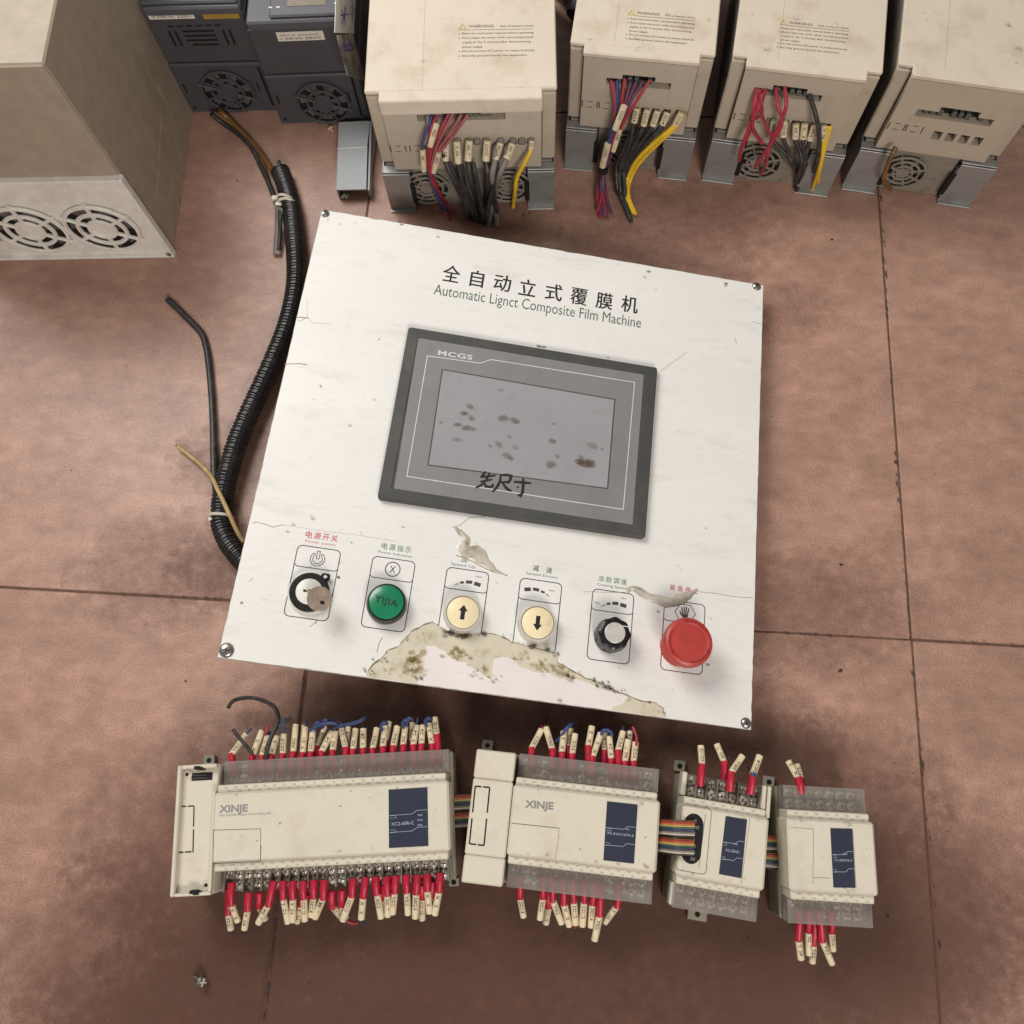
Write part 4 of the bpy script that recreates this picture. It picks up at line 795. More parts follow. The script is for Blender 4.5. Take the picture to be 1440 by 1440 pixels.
# ---- module 4
P4 = Thing("controller_module", "smallest cream controller module with clear covers on both edges, rightmost of the lower row", "controller", None, (207.5, -76.0, 0), -0.1468, GM)
bd = plc_body(P4, -31.6, 31.6, (-34, 34), False, False, 7)
b = MB(); b.strip([P4.hit(*c8(*p), 60.1)[:2] for p in ((962, 600), (960, 920))], .22, 60.1); b.strip([P4.hit(*c8(*p), 60.1)[:2] for p in ((830, 590), (962, 600))], .2, 60.12); b.build("door_seam", 'seam_dark', P4, 0)
b = MB(); b.strip([P4.hit(*c8(*p), 60.1)[:2] for p in ((1190, 600), (1210, 945))], .2, 60.1); b.strip([P4.hit(*c8(*p), 60.1)[:2] for p in ((960, 880), (1062, 885))], .2, 60.12); b.build("door_seam", 'seam_dark', P4, 0)
blue_label(P4, [(1167.7, 1164.6), (1198.5, 1165.4), (1203, 1248.5), (1172, 1248)], bd, "XC-E8X8YR-E", (.1, .56, 1.6, .8), ((.5, .45, "PWR"),))
plc_wire(P4, c8(890, 395), c8(872, 305), c8(815, 205), 43, 46, 44); plc_wire(P4, c8(900, 395), c8(890, 310), c8(865, 225), 40, 42, 40, behind=True)
for a, m_, t, bh in [((882, 1070), (875, 1238), (890, 1350), 0), ((934, 1070), (932, 1188), (935, 1325), 0), ((990, 1070), (1012, 1243), (1070, 1380), 0), ((1064, 1070), (1067, 1192), (1075, 1300), 0), ((965, 1110), (962, 1262), (955, 1370), 1)]:
    plc_wire(P4, c8(*a), c8(*m_), c8(*t), 42, 37, 30, behind=bool(bh), stub='wire_black' if bh == 0 and a[0] == 995 else None)
# ---- ribbon cables
def ribbon(label, px0, px1, z0, z1, sag):
    """px0/px1: (top, bottom) pixel ends at left and right"""
    cols = [k for k, _ in RIB]; t = Thing("ribbon_cable", label, "ribbon cable", None, (*U(*px0[0], 0)[:2], 0), 0, "ribbon cables linking the modules")
    n = 20
    for bundle in (0, 1):
        b = MB()
        for i in range(10):
            f = (bundle * 10 + i + (.8 if bundle else 0)) / (n + .8)
            a = U(px0[0][0] + (px0[1][0] - px0[0][0]) * f, px0[0][1] + (px0[1][1] - px0[0][1]) * f, z0) - Vector(t.m.translation); c = U(px1[0][0] + (px1[1][0] - px1[0][0]) * f, px1[0][1] + (px1[1][1] - px1[0][1]) * f, z1) - Vector(t.m.translation)
            m_ = a.lerp(c, .5) + Vector((0, 0, sag + bundle)); b.tube([a, a.lerp(m_, .5) + Vector((0, 0, .6)), m_, m_.lerp(c, .5), c], .76, 6, step=3, mi=i)
        b.build("ribbon_strip", cols, t, 60)
ribbon("coloured ribbon cable between the longest module and the second module", (c6(770, 612), c6(790, 812)), (c7(110, 500), c7(90, 700)), 26, 28, 1)
ribbon("brightest coloured ribbon cable entering the oval socket of the third module", (c7(1180, 645), c7(1185, 845)), (c8(276, 556), c8(270, 762)), 48, 61.6, 8)
ribbon("coloured ribbon cable between the third module and the rightmost module", (c8(690, 640), c8(675, 830)), (c8(835, 640), c8(828, 845)), 30, 26, 1)
# ================================================================== INVERTER DRIVES
def fan(T, cx, cz, r, y, mat='grille_grey', spokes=8, rings=(1.0, .72, .44), tw=1.3, sq=1.0):
    """round fan behind a grille, on an upright face looking along -y"""
    b = MB(); b.lathe([(r * 1.0, y + .6), (r * 1.0, y - .25)], (cx, cz), 40, axis='y'); o = b.build("fan_opening", 'deep_black', T, 0)
    b = MB(); b.lathe([(r * .34, y - .2), (r * .34, y - 1.2), (r * .3, y - 1.6)], (cx, cz), 24, axis='y')
    for i in range(7):
        a = 2 * math.pi * i / 7; p = [(cx + q_ * r * math.cos(a + d), cz + q_ * r * math.sin(a + d)) for q_, d in ((.33, -.25), (.92, -.05), (.92, .45), (.33, .2))]
        b.add([(p[0][0], y - .4, p[0][1]), (p[1][0], y - .4, p[1][1]), (p[2][0], y - 1.0, p[2][1]), (p[3][0], y - 1.0, p[3][1])], [(0, 1, 2, 3)])
    b.build("fan_rotor", 'terminal_grey', o, 0)
    b = MB()
    for q_ in rings: b.tube([(cx + r * q_ * math.cos(2 * math.pi * i / 36), y - 2.4, cz + r * q_ * math.sin(2 * math.pi * i / 36)) for i in range(37)], tw, 6, raw=True)
    for i in range(spokes):
        a = 2 * math.pi * (i + .5) / spokes; b.tube([(cx + r * .3 * math.cos(a), y - 2.5, cz + r * .3 * math.sin(a)), (cx + r * 1.1 * math.cos(a), y - 2.3, cz + r * 1.1 * math.sin(a))], tw * .9, 6, raw=True)
    b.lathe([(r * .3, y - 2.9), (r * .3, y - 2.2)], (cx, cz), 20, axis='y'); b.build("fan_grille", mat, o, 40)
def drive(label, c, rot, w, L, fans, slots, opening, bracket, warn=None, plainslots=(), lip=126):
    T = Thing("inverter_drive", label, "inverter drive", None, (c[0], c[1], 0), rot, "beige inverter drives lying on their backs"); h = w / 2
    b = MB(); b.box(-h + 3, h - 3, 6, L, 0, 55.5, 1); b.build("heat_sink", 'drive_side', T)
    b = MB(); b.holes(-h + bracket + 2, h - bracket - 2, .5, 56, [], 2.2, 6); b.build("fan_plate", 'grille_grey', T, 0)
    for cx, r in fans: fan(T, cx, 27.5, r, 1.4)
    # mounting brackets of folded sheet
    for s in (-1, 1):
        x0, x1 = sorted((s * h, s * (h - bracket))); b = MB(); b.box(x0, x1, -4, -2.6, .4, 52, .3); b.box(x0, x1, -8, -2.8, 0, 1.4, .3); xx = sorted((s * h, s * (h - 1.6))); b.box(xx[0], xx[1], -2.5, 30, 0, 54, .3)
        xi = sorted((s * (h - bracket), s * (h - bracket + 1.6))); b.box(xi[0], xi[1], -2.5, 5, 4, 44, .3); b.box(x0, x1, -2.5, 6, 52.2, 53.6, .3); b.build("mounting_bracket", 'zinc_sheet', T)
        b = MB(); b.box(xi[0] - 3 * (s > 0), xi[1] + 3 * (s < 0), -4.3, -3.9, 10, 40); b.build("bracket_slot", 'deep_black', T, 0)
    rw = 12.5
    b = MB(); b.box(-h, h, 11.5, L, 56, 136, 1.5); b.build("housing", 'drive_side', T)
    for s in (-1, 1):
        x0, x1 = sorted((s * h, s * (h - rw))); b = MB(); b.box(x0, x1, 8, 40, 55.8, 137.5, 1.2); b.build("side_rail", 'drive_beige', T)
    b = MB(); hl = [opening[0], opening[1]] + [s_ for s_ in slots]; b.holes(-h + rw + .4, h - rw - .4, 56.2, lip, hl, 0, 8); b.box(-h + rw + .4, h - rw - .4, 0, 11, 54.8, 56.1); b.build("terminal_front", 'drive_beige', T, 0)
    b = MB(); b.box(-h + rw + .4, h - rw - .4, 8.2, 10.5, 57, lip); b.build("terminal_recess", 'deep_black', T, 0)
    o_ = opening[0]; n = int((o_[1] - o_[0]) / 6)
    b = MB()
    for i in range(n):
        if random.random() < .75: b.box(o_[0] + i * 6 + .8, o_[0] + i * 6 + 5, 3, 8, o_[2] + .6, o_[3] - 1.2, .4)
    b.build("terminal_strip", 'terminal_grey', T)
    # snap marks
    b = MB()
    for x in plainslots: b.box(x, x + .9, -.25, .1, 79, 87); b.box(x + 5, x + 10, -.2, .1, 86.2, 86.8); b.box(x + 5, x + 10, -.2, .1, 79.2, 79.8); b.box(x + 14, x + 14.9, -.25, .1, 79, 87)
    if plainslots: b.build("cable_knockouts", 'seam_dark', T, 0)
    b = MB(); b.box(-h + rw - .6, h - rw + .6, -1.6 if lip < 130 else -.4, 11, lip + .2, 142.2, 1.0); b.box(-h - .6, h + .6, 9.5, L, 138, 142.2, 1.0); b.build("top_cover", 'drive_cover', T)
    b = MB(); xs_ = -h + w * .3; b.strip([(xs_, 9), (xs_, L - 2)], .35, 142.3); b.strip([(-h + 1, L * .55), (h - 1, L * .55)], .3, 142.31); b.build("cover_seam", 'drive_beige', T, 0)
    gs = [(random.uniform(-h + 8, h - 8), random.uniform(4, 90), random.uniform(3, 10), random.uniform(.25, .45)) for _ in range(9)]
    grime(gs, lambda x, y: (x, y), T, 'grime_brown', 142.34, "scuff_marks")
    if warn:
        A, B_, C_ = [T.hit(*p, 142.5) for p in warn]; u = B_ - A; v = C_ - A; wz = 142.42; un = u.normalized(); vn = -v.normalized() if v.length else Y3
        P = lambda a, c: (A.x + u.x * a + v.x * c, A.y + u.y * a + v.y * c, wz); n_ = un; p_ = Z3.cross(un); hh = v.length * .085
        b = MB()
        for (a0, a1, c_, s_, k) in [(.09, .44, -.3, "WARNING", 1.5), (.51, 1, -.31, ": Risk of electric shock.", 1), (0, 1, 0, "Read the instruction manual before operating.", 1), (0, 1, .2, "Don't open the cover while connecting power", 1), (0, .95, .4, "supply or for 5 minutes after disconnecting", 1),
                                 (0, .29, .607, "power supply.", 1), (0, 1.01, .793, "Do not connect AC power to output terminals.", 1), (0, .9, 1, "Securely ground (earth) the equipment.", 1)]:
            text(b, s_, P(a0, c_), n_, p_, hh * k, u.length * (a1 - a0))
        for c_ in (0, .2, .793, 1): q_ = P(-.035, c_); b.lathe([(.55, wz - .05), (.55, wz)], (q_[0], q_[1] + .6), 6)
        b.strip([P(.06, -.2)[:2], P(1, -.2)[:2]], .3, wz); b.build("warning_lettering", 'print_brown', T, 0)
        b = MB(); t0, t1, t2 = Vector(P(-.04, -.23)), Vector(P(.055, -.23)), Vector(P(.007, -.47)); b.strip([t0[:2], t1[:2], t2[:2]], .7, wz + .01, closed=True); b.build("warning_triangle", 'print_yellow', T, 0)
    return T
def hole_px(T, pts): # (x0,x1,z0,z1) on the y=0 face from two pixel corners
    a, c = T.hit(*pts[0], 0, 1), T.hit(*pts[1], 0, 1); return (min(a.x, c.x), max(a.x, c.x), min(a.z, c.z), max(a.z, c.z))
def hole_lr(T, f, x0, yt, yb, x1, y1):   # left edge with its top and bottom rows, right edge
    a, c, d = T.hit(*f(x0, yt), 0, 1), T.hit(*f(x0, yb), 0, 1), T.hit(*f(x1, y1), 0, 1); return (a.x, d.x, c.z, a.z)
class Probe(Thing):
    def __init__(s, c, rot): s.m = Matrix.Translation((c[0], c[1], 0)) @ Matrix.Rotation(rot, 4, 'Z'); s.inv = s.m.inverted()
d2c = lambda x, y: (500 + x / 4.363, y / 4.363)
d3c = lambda x, y: (780 + x / 4.364, y / 4.364)
d4c = lambda x, y: (980 + x / 4.364, y / 4.364)
def slots_px(pr, f, xs, y, wpx, hpx): 
    return [hole_px(pr, (f(x - wpx / 2, y + dy - hpx / 2), f(x + wpx / 2, y + dy + hpx / 2))) for x, dy in xs]
# drive 1 (wide)
C1, R1 = (-9.5, 557), -.09; pr = Probe(C1, R1)
D1 = drive("widest beige drive with two fan grilles and a bundle of black and pink wires", C1, R1, 165, 260, [(-43, 22), (37, 22)],
           slots_px(pr, d2c, [(555, 0), (625, 0), (695, 0), (745, 0), (800, -2), (890, -2), (970, -3), (1020, -3), (1075, -4)], 872, 40, 34),
           (hole_lr(pr, d2c, 375, 706, 746, 920, 720), hole_lr(pr, d2c, 525, 682, 716, 772, 700)), 26, ((649.8, 48.1), (750.8, 46.6), (649.8, 79.4)), plainslots=(-70, -52))
C2, R2 = (150, 582), -.235; pr = Probe(C2, R2)
D2 = drive("beige drive with a blue and red wire bunch beside a long curved yellow wire", C2, R2, 125, 250, [(-4, 21.5)],
           slots_px(pr, d3c, [(480, 0), (550, 4), (620, 8), (690, 12), (765, 20), (805, 24)], 672, 38, 30),
           (hole_lr(pr, d3c, 318, 476, 516, 714, 520), hole_lr(pr, d3c, 418, 458, 500, 618, 490)), 30, ((886.5, 26.9), (977.4, 34.6), (883.6, 55)), plainslots=(-49, -33, -17), lip=137)
C3, R3 = (287, 549), -.275; pr = Probe(C3, R3)
D3 = drive("beige drive with loose bright red wires and one long black wire over its fan", C3, R3, 126, 250, [(-14, 22.5)],
           slots_px(pr, d4c, [(470, 0), (540, 6), (605, 12), (660, 18), (720, 24), (795, 30)], 740, 38, 30),
           (hole_lr(pr, d4c, 358, 536, 578, 770, 590), hole_lr(pr, d4c, 472, 522, 566, 678, 560)), 32, ((1100.3, 40.3), (1193.5, 49.2), (1096.5, 67)), plainslots=(-49, -33), lip=137)
C4, R4 = (424, 521), -.30; pr = Probe(C4, R4)
D4 = drive("beige drive without loose coloured wires, farthest right in the upper row", C4, R4, 126, 250, [(-14, 20.5)], [(-8, 0, 74, 84), (4, 12, 74, 84), (16, 24, 74, 84), (28, 36, 74, 84)],
           ((-32, 34, 98, 106), (-14, 20, 105, 112)), 32, None, plainslots=(-49, -33), lip=137)
def dw(T, f, pts, r, mat, name="wire", parent=None):
    """pts: (x, y, v) v<=0: distance in front of the end face (y plane); v>0: height above the floor"""
    P = []
    for x, y, v in pts: P.append(T.hit(*f(x, y), v, 1) if v <= 0 else T.hit(*f(x, y), v, 2))
    b = MB(); b.tube(P, r, 8); return b.build(name, mat, parent or T, 60)
def dmark(T, f, a, c, va, vc, r=2.6, k=None):
    pa = T.hit(*f(*a), va, 1) if va <= 0 else T.hit(*f(*a), va, 2); pc = T.hit(*f(*c), vc, 1) if vc <= 0 else T.hit(*f(*c), vc, 2)
    mo, sx = marker_obj((pc - pa).length, random.randrange(8) if k is None else k, r); mo.parent = T.e; set_local(mo, frame_to(pa, pc, up=Vector((0, -1, .6)), sx=sx)); return mo
# wires of drive 1
dw(D1, d2c, [(470, 700, 0), (450, 770, -7), (412, 870, -12), (412, 960, -14), (445, 1060, -15), (490, 1180, -18), (560, 1290, 6)], 1.4, 'wire_blue')
dw(D1, d2c, [(500, 705, 0), (460, 800, -9), (448, 920, -13), (445, 1010, -14), (475, 1110, -16), (530, 1240, 8), (575, 1345, 2)], 1.6, 'wire_red')
dw(D1, d2c, [(600, 690, 0), (550, 790, -8), (485, 930, -13), (468, 1060, -15), (520, 1200, 12), (562, 1320, 3)], 1.4, 'wire_pink')
dw(D1, d2c, [(570, 700, 0), (520, 800, -9), (470, 900, -13), (455, 1000, -16), (480, 1130, -18), (545, 1260, 7)], 1.4, 'wire_red')
dw(D1, d2c, [(650, 700, 0), (590, 800, -8), (520, 900, -12), (495, 950, -13)], 1.5, 'wire_pink'); dw(D1, d2c, [(690, 700, 0), (630, 790, -7), (560, 880, -11), (505, 945, -13)], 1.4, 'wire_pink')
dw(D1, d2c, [(440, 710, 0), (445, 770, -6), (430, 860, -10)], 2.0, 'wire_grey'); dw(D1, d2c, [(470, 1060, -16), (500, 1150, -17), (560, 1250, 8), (600, 1300, 3)], 1.2, 'wire_red')
dw(D1, d2c, [(460, 1070, -15), (480, 1150, -17), (520, 1250, 8), (555, 1290, 4)], 1.5, 'wire_purple')
dmark(D1, d2c, (497, 762), (458, 895), -9, -15); dmark(D1, d2c, (512, 935), (478, 1055), -14, -17); dmark(D1, d2c, (413, 925), (420, 1045), -15, -16)
for top, me_, mt, end, col, mc in [((555, 870), (552, 985), 'g', [(610, 1120, -22), (680, 1260, 10), (715, 1350, 4)], 'wire_black', 0), ((620, 865), (630, 1000), 'c', [(665, 1150, -22), (730, 1290, 9), (755, 1360, 4)], 'wire_black', 1), ((697, 862), (690, 985), 'c', [(712, 1120, -22), (755, 1260, 10), (775, 1360, 4)], 'wire_black', 1),
                                   ((808, 862), (800, 985), 'c', [(815, 1100, -22), (800, 1250, 10), (785, 1370, 5)], 'wire_black', 1), ((890, 872), (858, 975), 'g', [(836, 1090, -22), (850, 1230, 10), (872, 1392, 3)], 'wire_grey', 0), ((962, 882), (925, 975), 'c', [(880, 1080, -20), (850, 1220, 9), (812, 1375, 4)], 'wire_grey', 1)]:
    dw(D1, d2c, [(*top, 6 * 0), (me_[0], me_[1] - 60, -9), (*me_, -14), *end], 2.7, col)
    if mc: dmark(D1, d2c, top, me_, -5, -15, 3.4)
    else: dmark(D1, d2c, (top[0], top[1] + 4), me_, -5, -14, 3.1)
for o_, e_ in (((575, 1000), (735, 1340)), ((650, 1010), (690, 1345)), ((720, 1000), (790, 1350)), ((815, 1000), (868, 1300)), ((870, 1000), (800, 1365)), ((560, 1010), (700, 1320))):
    dw(D1, d2c, [(*o_, -12), ((o_[0] * 2 + e_[0]) / 3, (o_[1] * 2 + e_[1]) / 3, -20), (*e_, 6)], 2.2, 'wire_black')
dw(D1, d2c, [(1080, 860, 0), (1075, 920, -8), (1030, 1010, -14), (990, 1090, -16), (978, 1180, -16), (966, 1272, 3)], 2.0, 'wire_yellow')
dmark(D1, d2c, (1082, 862), (1074, 925), -3, -8, 2.4)
for x in (555, 625, 697, 745, 800, 890, 965, 1020, 1075): dw(D1, d2c, [(x, 855, 3), (x, 868, -3)] if False else [(x, 852, 0), (x, 885, -4)], 3.4, 'wire_grey', "wire_lug")
# wires of drive 2
for pts, m_, r in [([(345, 490, 0), (362, 600, -8), (372, 700, -13), (345, 850, -18), (312, 950, -20), (285, 1060, 14), (258, 1200, 7), (275, 1335, 3)], 'wire_red', 1.5), ([(382, 490, 0), (382, 640, -10), (355, 790, -16), (330, 890, -20), (300, 1030, -22), (283, 1180, 9), (300, 1325, 3)], 'wire_blue', 1.9),
                   ([(430, 480, 0), (412, 620, -10), (392, 740, -15), (345, 900, -20), (300, 1030, 16), (268, 1160, 8), (285, 1330, 4)], 'wire_red', 1.6), ([(500, 500, 0), (448, 630, -10), (402, 750, -16), (350, 880, -20), (302, 1020, -23), (300, 1180, 9), (322, 1335, 3)], 'wire_purple', 1.5),
                   ([(585, 490, 0), (515, 600, -10), (440, 720, -15), (390, 830, -20), (310, 1040, 15), (290, 1190, 10), (262, 1300, 6)], 'wire_red', 1.6), ([(465, 500, 0), (430, 640, -11), (385, 800, -18), (308, 1030, 18), (315, 1200, 9), (352, 1312, 3)], 'wire_purple', 1.4),
                   ([(360, 500, 0), (372, 620, -9), (360, 760, -15), (320, 940, -20), (290, 1090, 12), (300, 1220, 8), (312, 1330, 3)], 'wire_red', 1.4), ([(540, 500, 0), (470, 620, -10), (420, 730, -15), (380, 860, -20), (325, 1000, -22), (285, 1120, 11), (280, 1320, 5)], 'wire_purple', 1.4)]:
    dw(D2, d3c, pts, r, m_)
for a, c_, va, vc, r in [((427, 650), (372, 792), -16, -22, 3.0), ((402, 792), (360, 925), -20, -23, 2.4), ((327, 885), (293, 1020), -22, -24, 3.2)]: dmark(D2, d3c, a, c_, va, vc, r)
b = MB(); pa = D2.hit(*d3c(300, 1022), -23, 1); pc = D2.hit(*d3c(294, 1048), -23, 1); b.tube([pa, pc], 5.4, 14, raw=True); b.build("wire_band", 'black_rubber', D2, 50)
for top, me_, pts in [((505, 665), (486, 752), [(455, 900, -16), (408, 1010, -20), (395, 1150, 9), (420, 1240, 6), (468, 1355, 3)]), ((568, 672), (545, 770), [(485, 900, -16), (420, 1010, -20), (385, 1120, 10), (388, 1190, 8)]), ((632, 680), (602, 772), [(520, 890, -16), (440, 1010, -20), (415, 1150, 10), (440, 1270, 6), (460, 1345, 3)]), ((692, 690), (660, 768), [(560, 880, -16), (460, 1010, -20), (425, 1120, 10), (415, 1220, 6)])]:
    dw(D2, d3c, [(*top, 0), (*me_, -10), *pts], 2.5, 'wire_black'); dmark(D2, d3c, top, me_, -4, -11, 3.1)
for x0_, e_ in ((475, (380, 1160)), (520, (400, 1180)), (590, (430, 1210))): dw(D2, d3c, [(x0_, 790, -10), (x0_ - 45, 900, -15), (e_[0], 1020, -19), (e_[0] + 5, e_[1], 9)], 2.2, 'wire_black')
dw(D2, d3c, [(780, 690, 0), (735, 770, -10), (610, 875, -16), (505, 980, -20), (450, 1085, 16), (440, 1190, 10), (487, 1312, 3)], 2.4, 'wire_yellow')
dw(D2, d3c, [(790, 695, 0), (750, 770, -9), (625, 890, -15), (520, 1000, -19), (462, 1110, 14), (455, 1210, 9), (498, 1318, 3)], 1.9, 'wire_yellow')
dmark(D2, d3c, (778, 692), (742, 765), -6, -11, 3.2)
# wires of drive 3
for pts, r in [([(370, 540, 0), (358, 640, -9), (325, 770, -14), (278, 890, -18), (258, 985, -18)], 1.7), ([(420, 550, 0), (392, 640, -10), (350, 720, -14), (345, 790, -15), (400, 880, -16)], 1.7), ([(485, 535, 0), (498, 650, -12), (522, 730, -16), (495, 820, -18), (400, 960, -20), (360, 1020, -20)], 1.8),
               ([(540, 535, 0), (548, 640, -12), (520, 740, -16), (455, 870, -18), (425, 990, -20), (388, 1080, 6)], 1.8), ([(400, 550, 0), (382, 640, -10), (420, 760, -15), (465, 850, -17)], 1.4), ([(385, 545, 0), (352, 680, -11), (355, 730, -13), (400, 690, -13), (395, 600, -9), (432, 548, 0)], 1.4), ([(362, 540, 0), (345, 660, -10), (330, 800, -14), (265, 930, -18), (262, 970, -18)], 1.3)]:
    dw(D3, d4c, pts, r, 'wire_red')
dw(D3, d4c, [(690, 580, 0), (728, 700, -12), (750, 830, -18), (742, 980, -20), (690, 1085, 10), (605, 1165, 3)], 2.1, 'wire_black')
for top, me_, pts in [((475, 738), (462, 840), [(500, 900, -14), (560, 960, -17), (602, 1025, -18)]), ((537, 742), (530, 838), [(560, 930, -15), (590, 1020, -18), (620, 1060, 8)]), ((608, 760), (605, 850), [(632, 930, -15), (640, 1000, -18), (608, 1130, 6)]), ((662, 758), (652, 850), [(655, 930, -15), (640, 1020, -18), (618, 1110, 8)]), ((722, 772), (693, 860), [(672, 940, -15), (660, 1020, -17), (640, 1100, 8)])]:
    dw(D3, d4c, [(*top, 0), (*me_, -10), *pts], 1.9, 'wire_black'); dmark(D3, d4c, top, me_, -5, -11, 3.1)
for pts in ([(790, 770, 0), (775, 890, -12), (752, 1030, -16), (706, 1165, 3)], [(822, 772, 0), (785, 910, -12), (755, 1040, -16), (740, 1140, 4)], [(805, 772, 0), (775, 940, -13), (745, 1060, 12), (712, 1150, 4)]): dw(D3, d4c, pts, 1.7, 'wire_yellow')
dmark(D3, d4c, (783, 770), (770, 860), -7, -13, 2.4)
dw(D4, d4c, [(1222, 900, -10), (1190, 965, -16), (1155, 1060, -18), (1150, 1110, -16), (1190, 1160, 8)], 2.2, 'wire_brown')
# black cable behind the drives
b = MB(); b.tube([U(772, -30, 12), U(798, -8, 12), U(812, 8, 12), U(806, 22, 10)], 9, 12); tag(b.build("black_cable", 'wire_black', None, 60), "stub of thick black cable in the gap between the widest drive and its right neighbour", "cable")
# ================================================================== DARK DRIVES
def dark_drive(label, c, rot, w, L, H_, fx, vents, stickers, kp):
    T = Thing("dark_drive", label, "inverter drive", None, (c[0], c[1], 0), rot, "dark grey drives by the left cabinet"); h = w / 2
    b = MB(); b.box(-h, h, 0, L, 0, 64, 1.5); b.box(-h + 1.2, h - 1.2, 3, L, 64.1, H_ - 9, 1.2); b.build("housing", 'dark_plastic', T)
    b = MB(); b.box(-h + 1.2, h - 3, 1.2, 3.2, 66, H_ - 10, .8); b.build("end_cover", 'dark_plastic', T)
    b = MB(); b.box(-h + 3, h - 3, -1.2, L, H_ - 8.8, H_, 1.6); b.build("top_cover", 'dark_plastic_two', T)
    fc = T.hit(*fx, -.3, 1); fan(T, fc.x, fc.z, 26, -.3, 'dark_plastic', 8, (1.0, .62, .36), 1.5)
    b = MB(); b.box(h - 9, h - 6.4, -.3, .4, 8, 60); b.box(-h + 5, -h + 6.6, -.3, .3, 28, 40); b.box(h - 16, h - 14.4, -.3, .3, 28, 40); b.box(-h + 4, -h + 7, -.3, .3, 6, 9); b.box(h - 5, h - 2.5, -.3, .3, 6, 9); b.build("side_slot", 'deep_black', T, 0)
    if vents:
        b = MB()
        for i in range(4): b.box(-18 + (4 if i == 3 else 0), 12, .7, 1.3, 86 + 5.2 * (3 - i), 87.8 + 5.2 * (3 - i))
        for x in (-32, -26, 20, 26): b.box(x, x + 2.2, .7, 1.3, 86, 103)
        for x in range(-30, 24, 9): b.box(x, x + 6, .7, 1.3, 108, 109.2)
        b.build("vent_slots", 'deep_black', T, 0)
    for (x0, x1, z0, z1, mt, tx_) in stickers:
        b = MB(); b.box(x0, x1, .5, 1.0, z0, z1); o = b.build("sticker", mt, T, 0)
        if tx_:
            b = MB(); text(b, tx_, (x0 + 3, .42, z0 + 1.5), X3, Z3, 2.6, (x1 - x0) - 6); text(b, "INPUT AC 3PH 50/60HZ", (x0 + 3, .42, z0 + 5.6), X3, Z3, 1.8, (x1 - x0) - 8); b.build("sticker_print", 'ink_black', o, 0)
    # keypad on the top face
    x0, x1 = kp; b = MB(); b.box(x0, x1, 2.5, 60, H_, H_ + 3, 1.4); k_ = b.build("keypad", 'dark_plastic_two', T); m_ = (x0 + x1) / 2 + 2
    b = MB(); b.box(m_ - 19, m_ + 17, 13, 32, H_ + 3, H_ + 3.5, .3); b.build("display", 'lcd_grey', k_)
    b = MB()
    for x, y in ((m_ - 36, 12), (m_ - 29, 12), (m_ - 36, 22), (m_ - 29, 22), (m_ + 24, 14), (m_ + 31, 14), (m_ + 24, 24), (m_ + 31, 24)): b.box(x, x + 3.4, y, y + 1.6, H_ + 3, H_ + 3.25)
    b.build("key_marks", 'silver_line', k_, 0)
    return T
DD1 = dark_drive("dark grey drive with slotted vents and a gold sticker, beside the tall white cabinet", (-249.5, 702), -.095, 97, 240, 130, (321, 127), True, [(-43, 0, 117, 126, 'sticker_white', "0.75KW 220V"), (8, 42, 116, 126, 'sticker_yellow', None)], (-46, 44))
DD2 = dark_drive("dark grey drive with a plain end and torn paper stickers on its right side", (-155, 676.5), -.075, 94, 240, 128, (455, 143), False, [(-20, 24, 105, 115, 'sticker_white', "1.5KW 380V")], (-22, 45))
b = MB(); b.box(47.1, 47.7, 20, 62, 92, 112); s_ = b.build("side_sticker", 'sticker_white', DD2, 0)
b = MB()
for y in (28, 36, 43): b.box(47.75, 47.85, y, y + 1.4, 96, 108)
b.box(47.75, 47.86, 26, 46, 101, 102.3); b.build("sticker_writing", 'ink_blue', s_, 0)
# paper on the right side of the second dark drive, seen obliquely
def side_quad(T, pts, x, mat, name, parent=None, th=.5):
    P = [T.hit(px, py, x, 0) for px, py in pts]; b = MB(); n = len(P)
    b.add([p + Vector((th, 0, 0)) for p in P] + P, [tuple(range(n)), tuple(range(2 * n - 1, n - 1, -1))] + [(i, n + i, n + (i + 1) % n, (i + 1) % n) for i in range(n)]); return b.build(name, mat, parent or T, 0)
side_quad(DD2, [(470, 46), (472, -6), (500, -6), (496, 47)], 47.2, 'sticker_white', "side_sticker")
side_quad(DD2, [(473, 50), (495, 47), (512, 108), (511, 114), (488, 106), (482, 84)], 47.3, 'crumpled_sticker', "side_sticker")
b = MB()
for l in ([(484, 60), (491, 74)], [(490, 57), (495, 72)], [(482, 66), (497, 62)], [(483, 72), (497, 69)]):
    P = [DD2.hit(x, y, 48.1, 0) for x, y in l]; b.tube(P, .5, 4, raw=True)
b.build("sticker_writing", 'ink_purple', DD2, 0)
b = MB()
for l in ([(480, 14), (486, 30)], [(486, 12), (481, 34)], [(479, 22), (490, 20)], [(485, 8), (485, 36)]):
    P = [DD2.hit(x, y, 48.0, 0) for x, y in l]; b.tube(P, .45, 4, raw=True)
b.build("sticker_writing", 'ink_blue', DD2, 0)
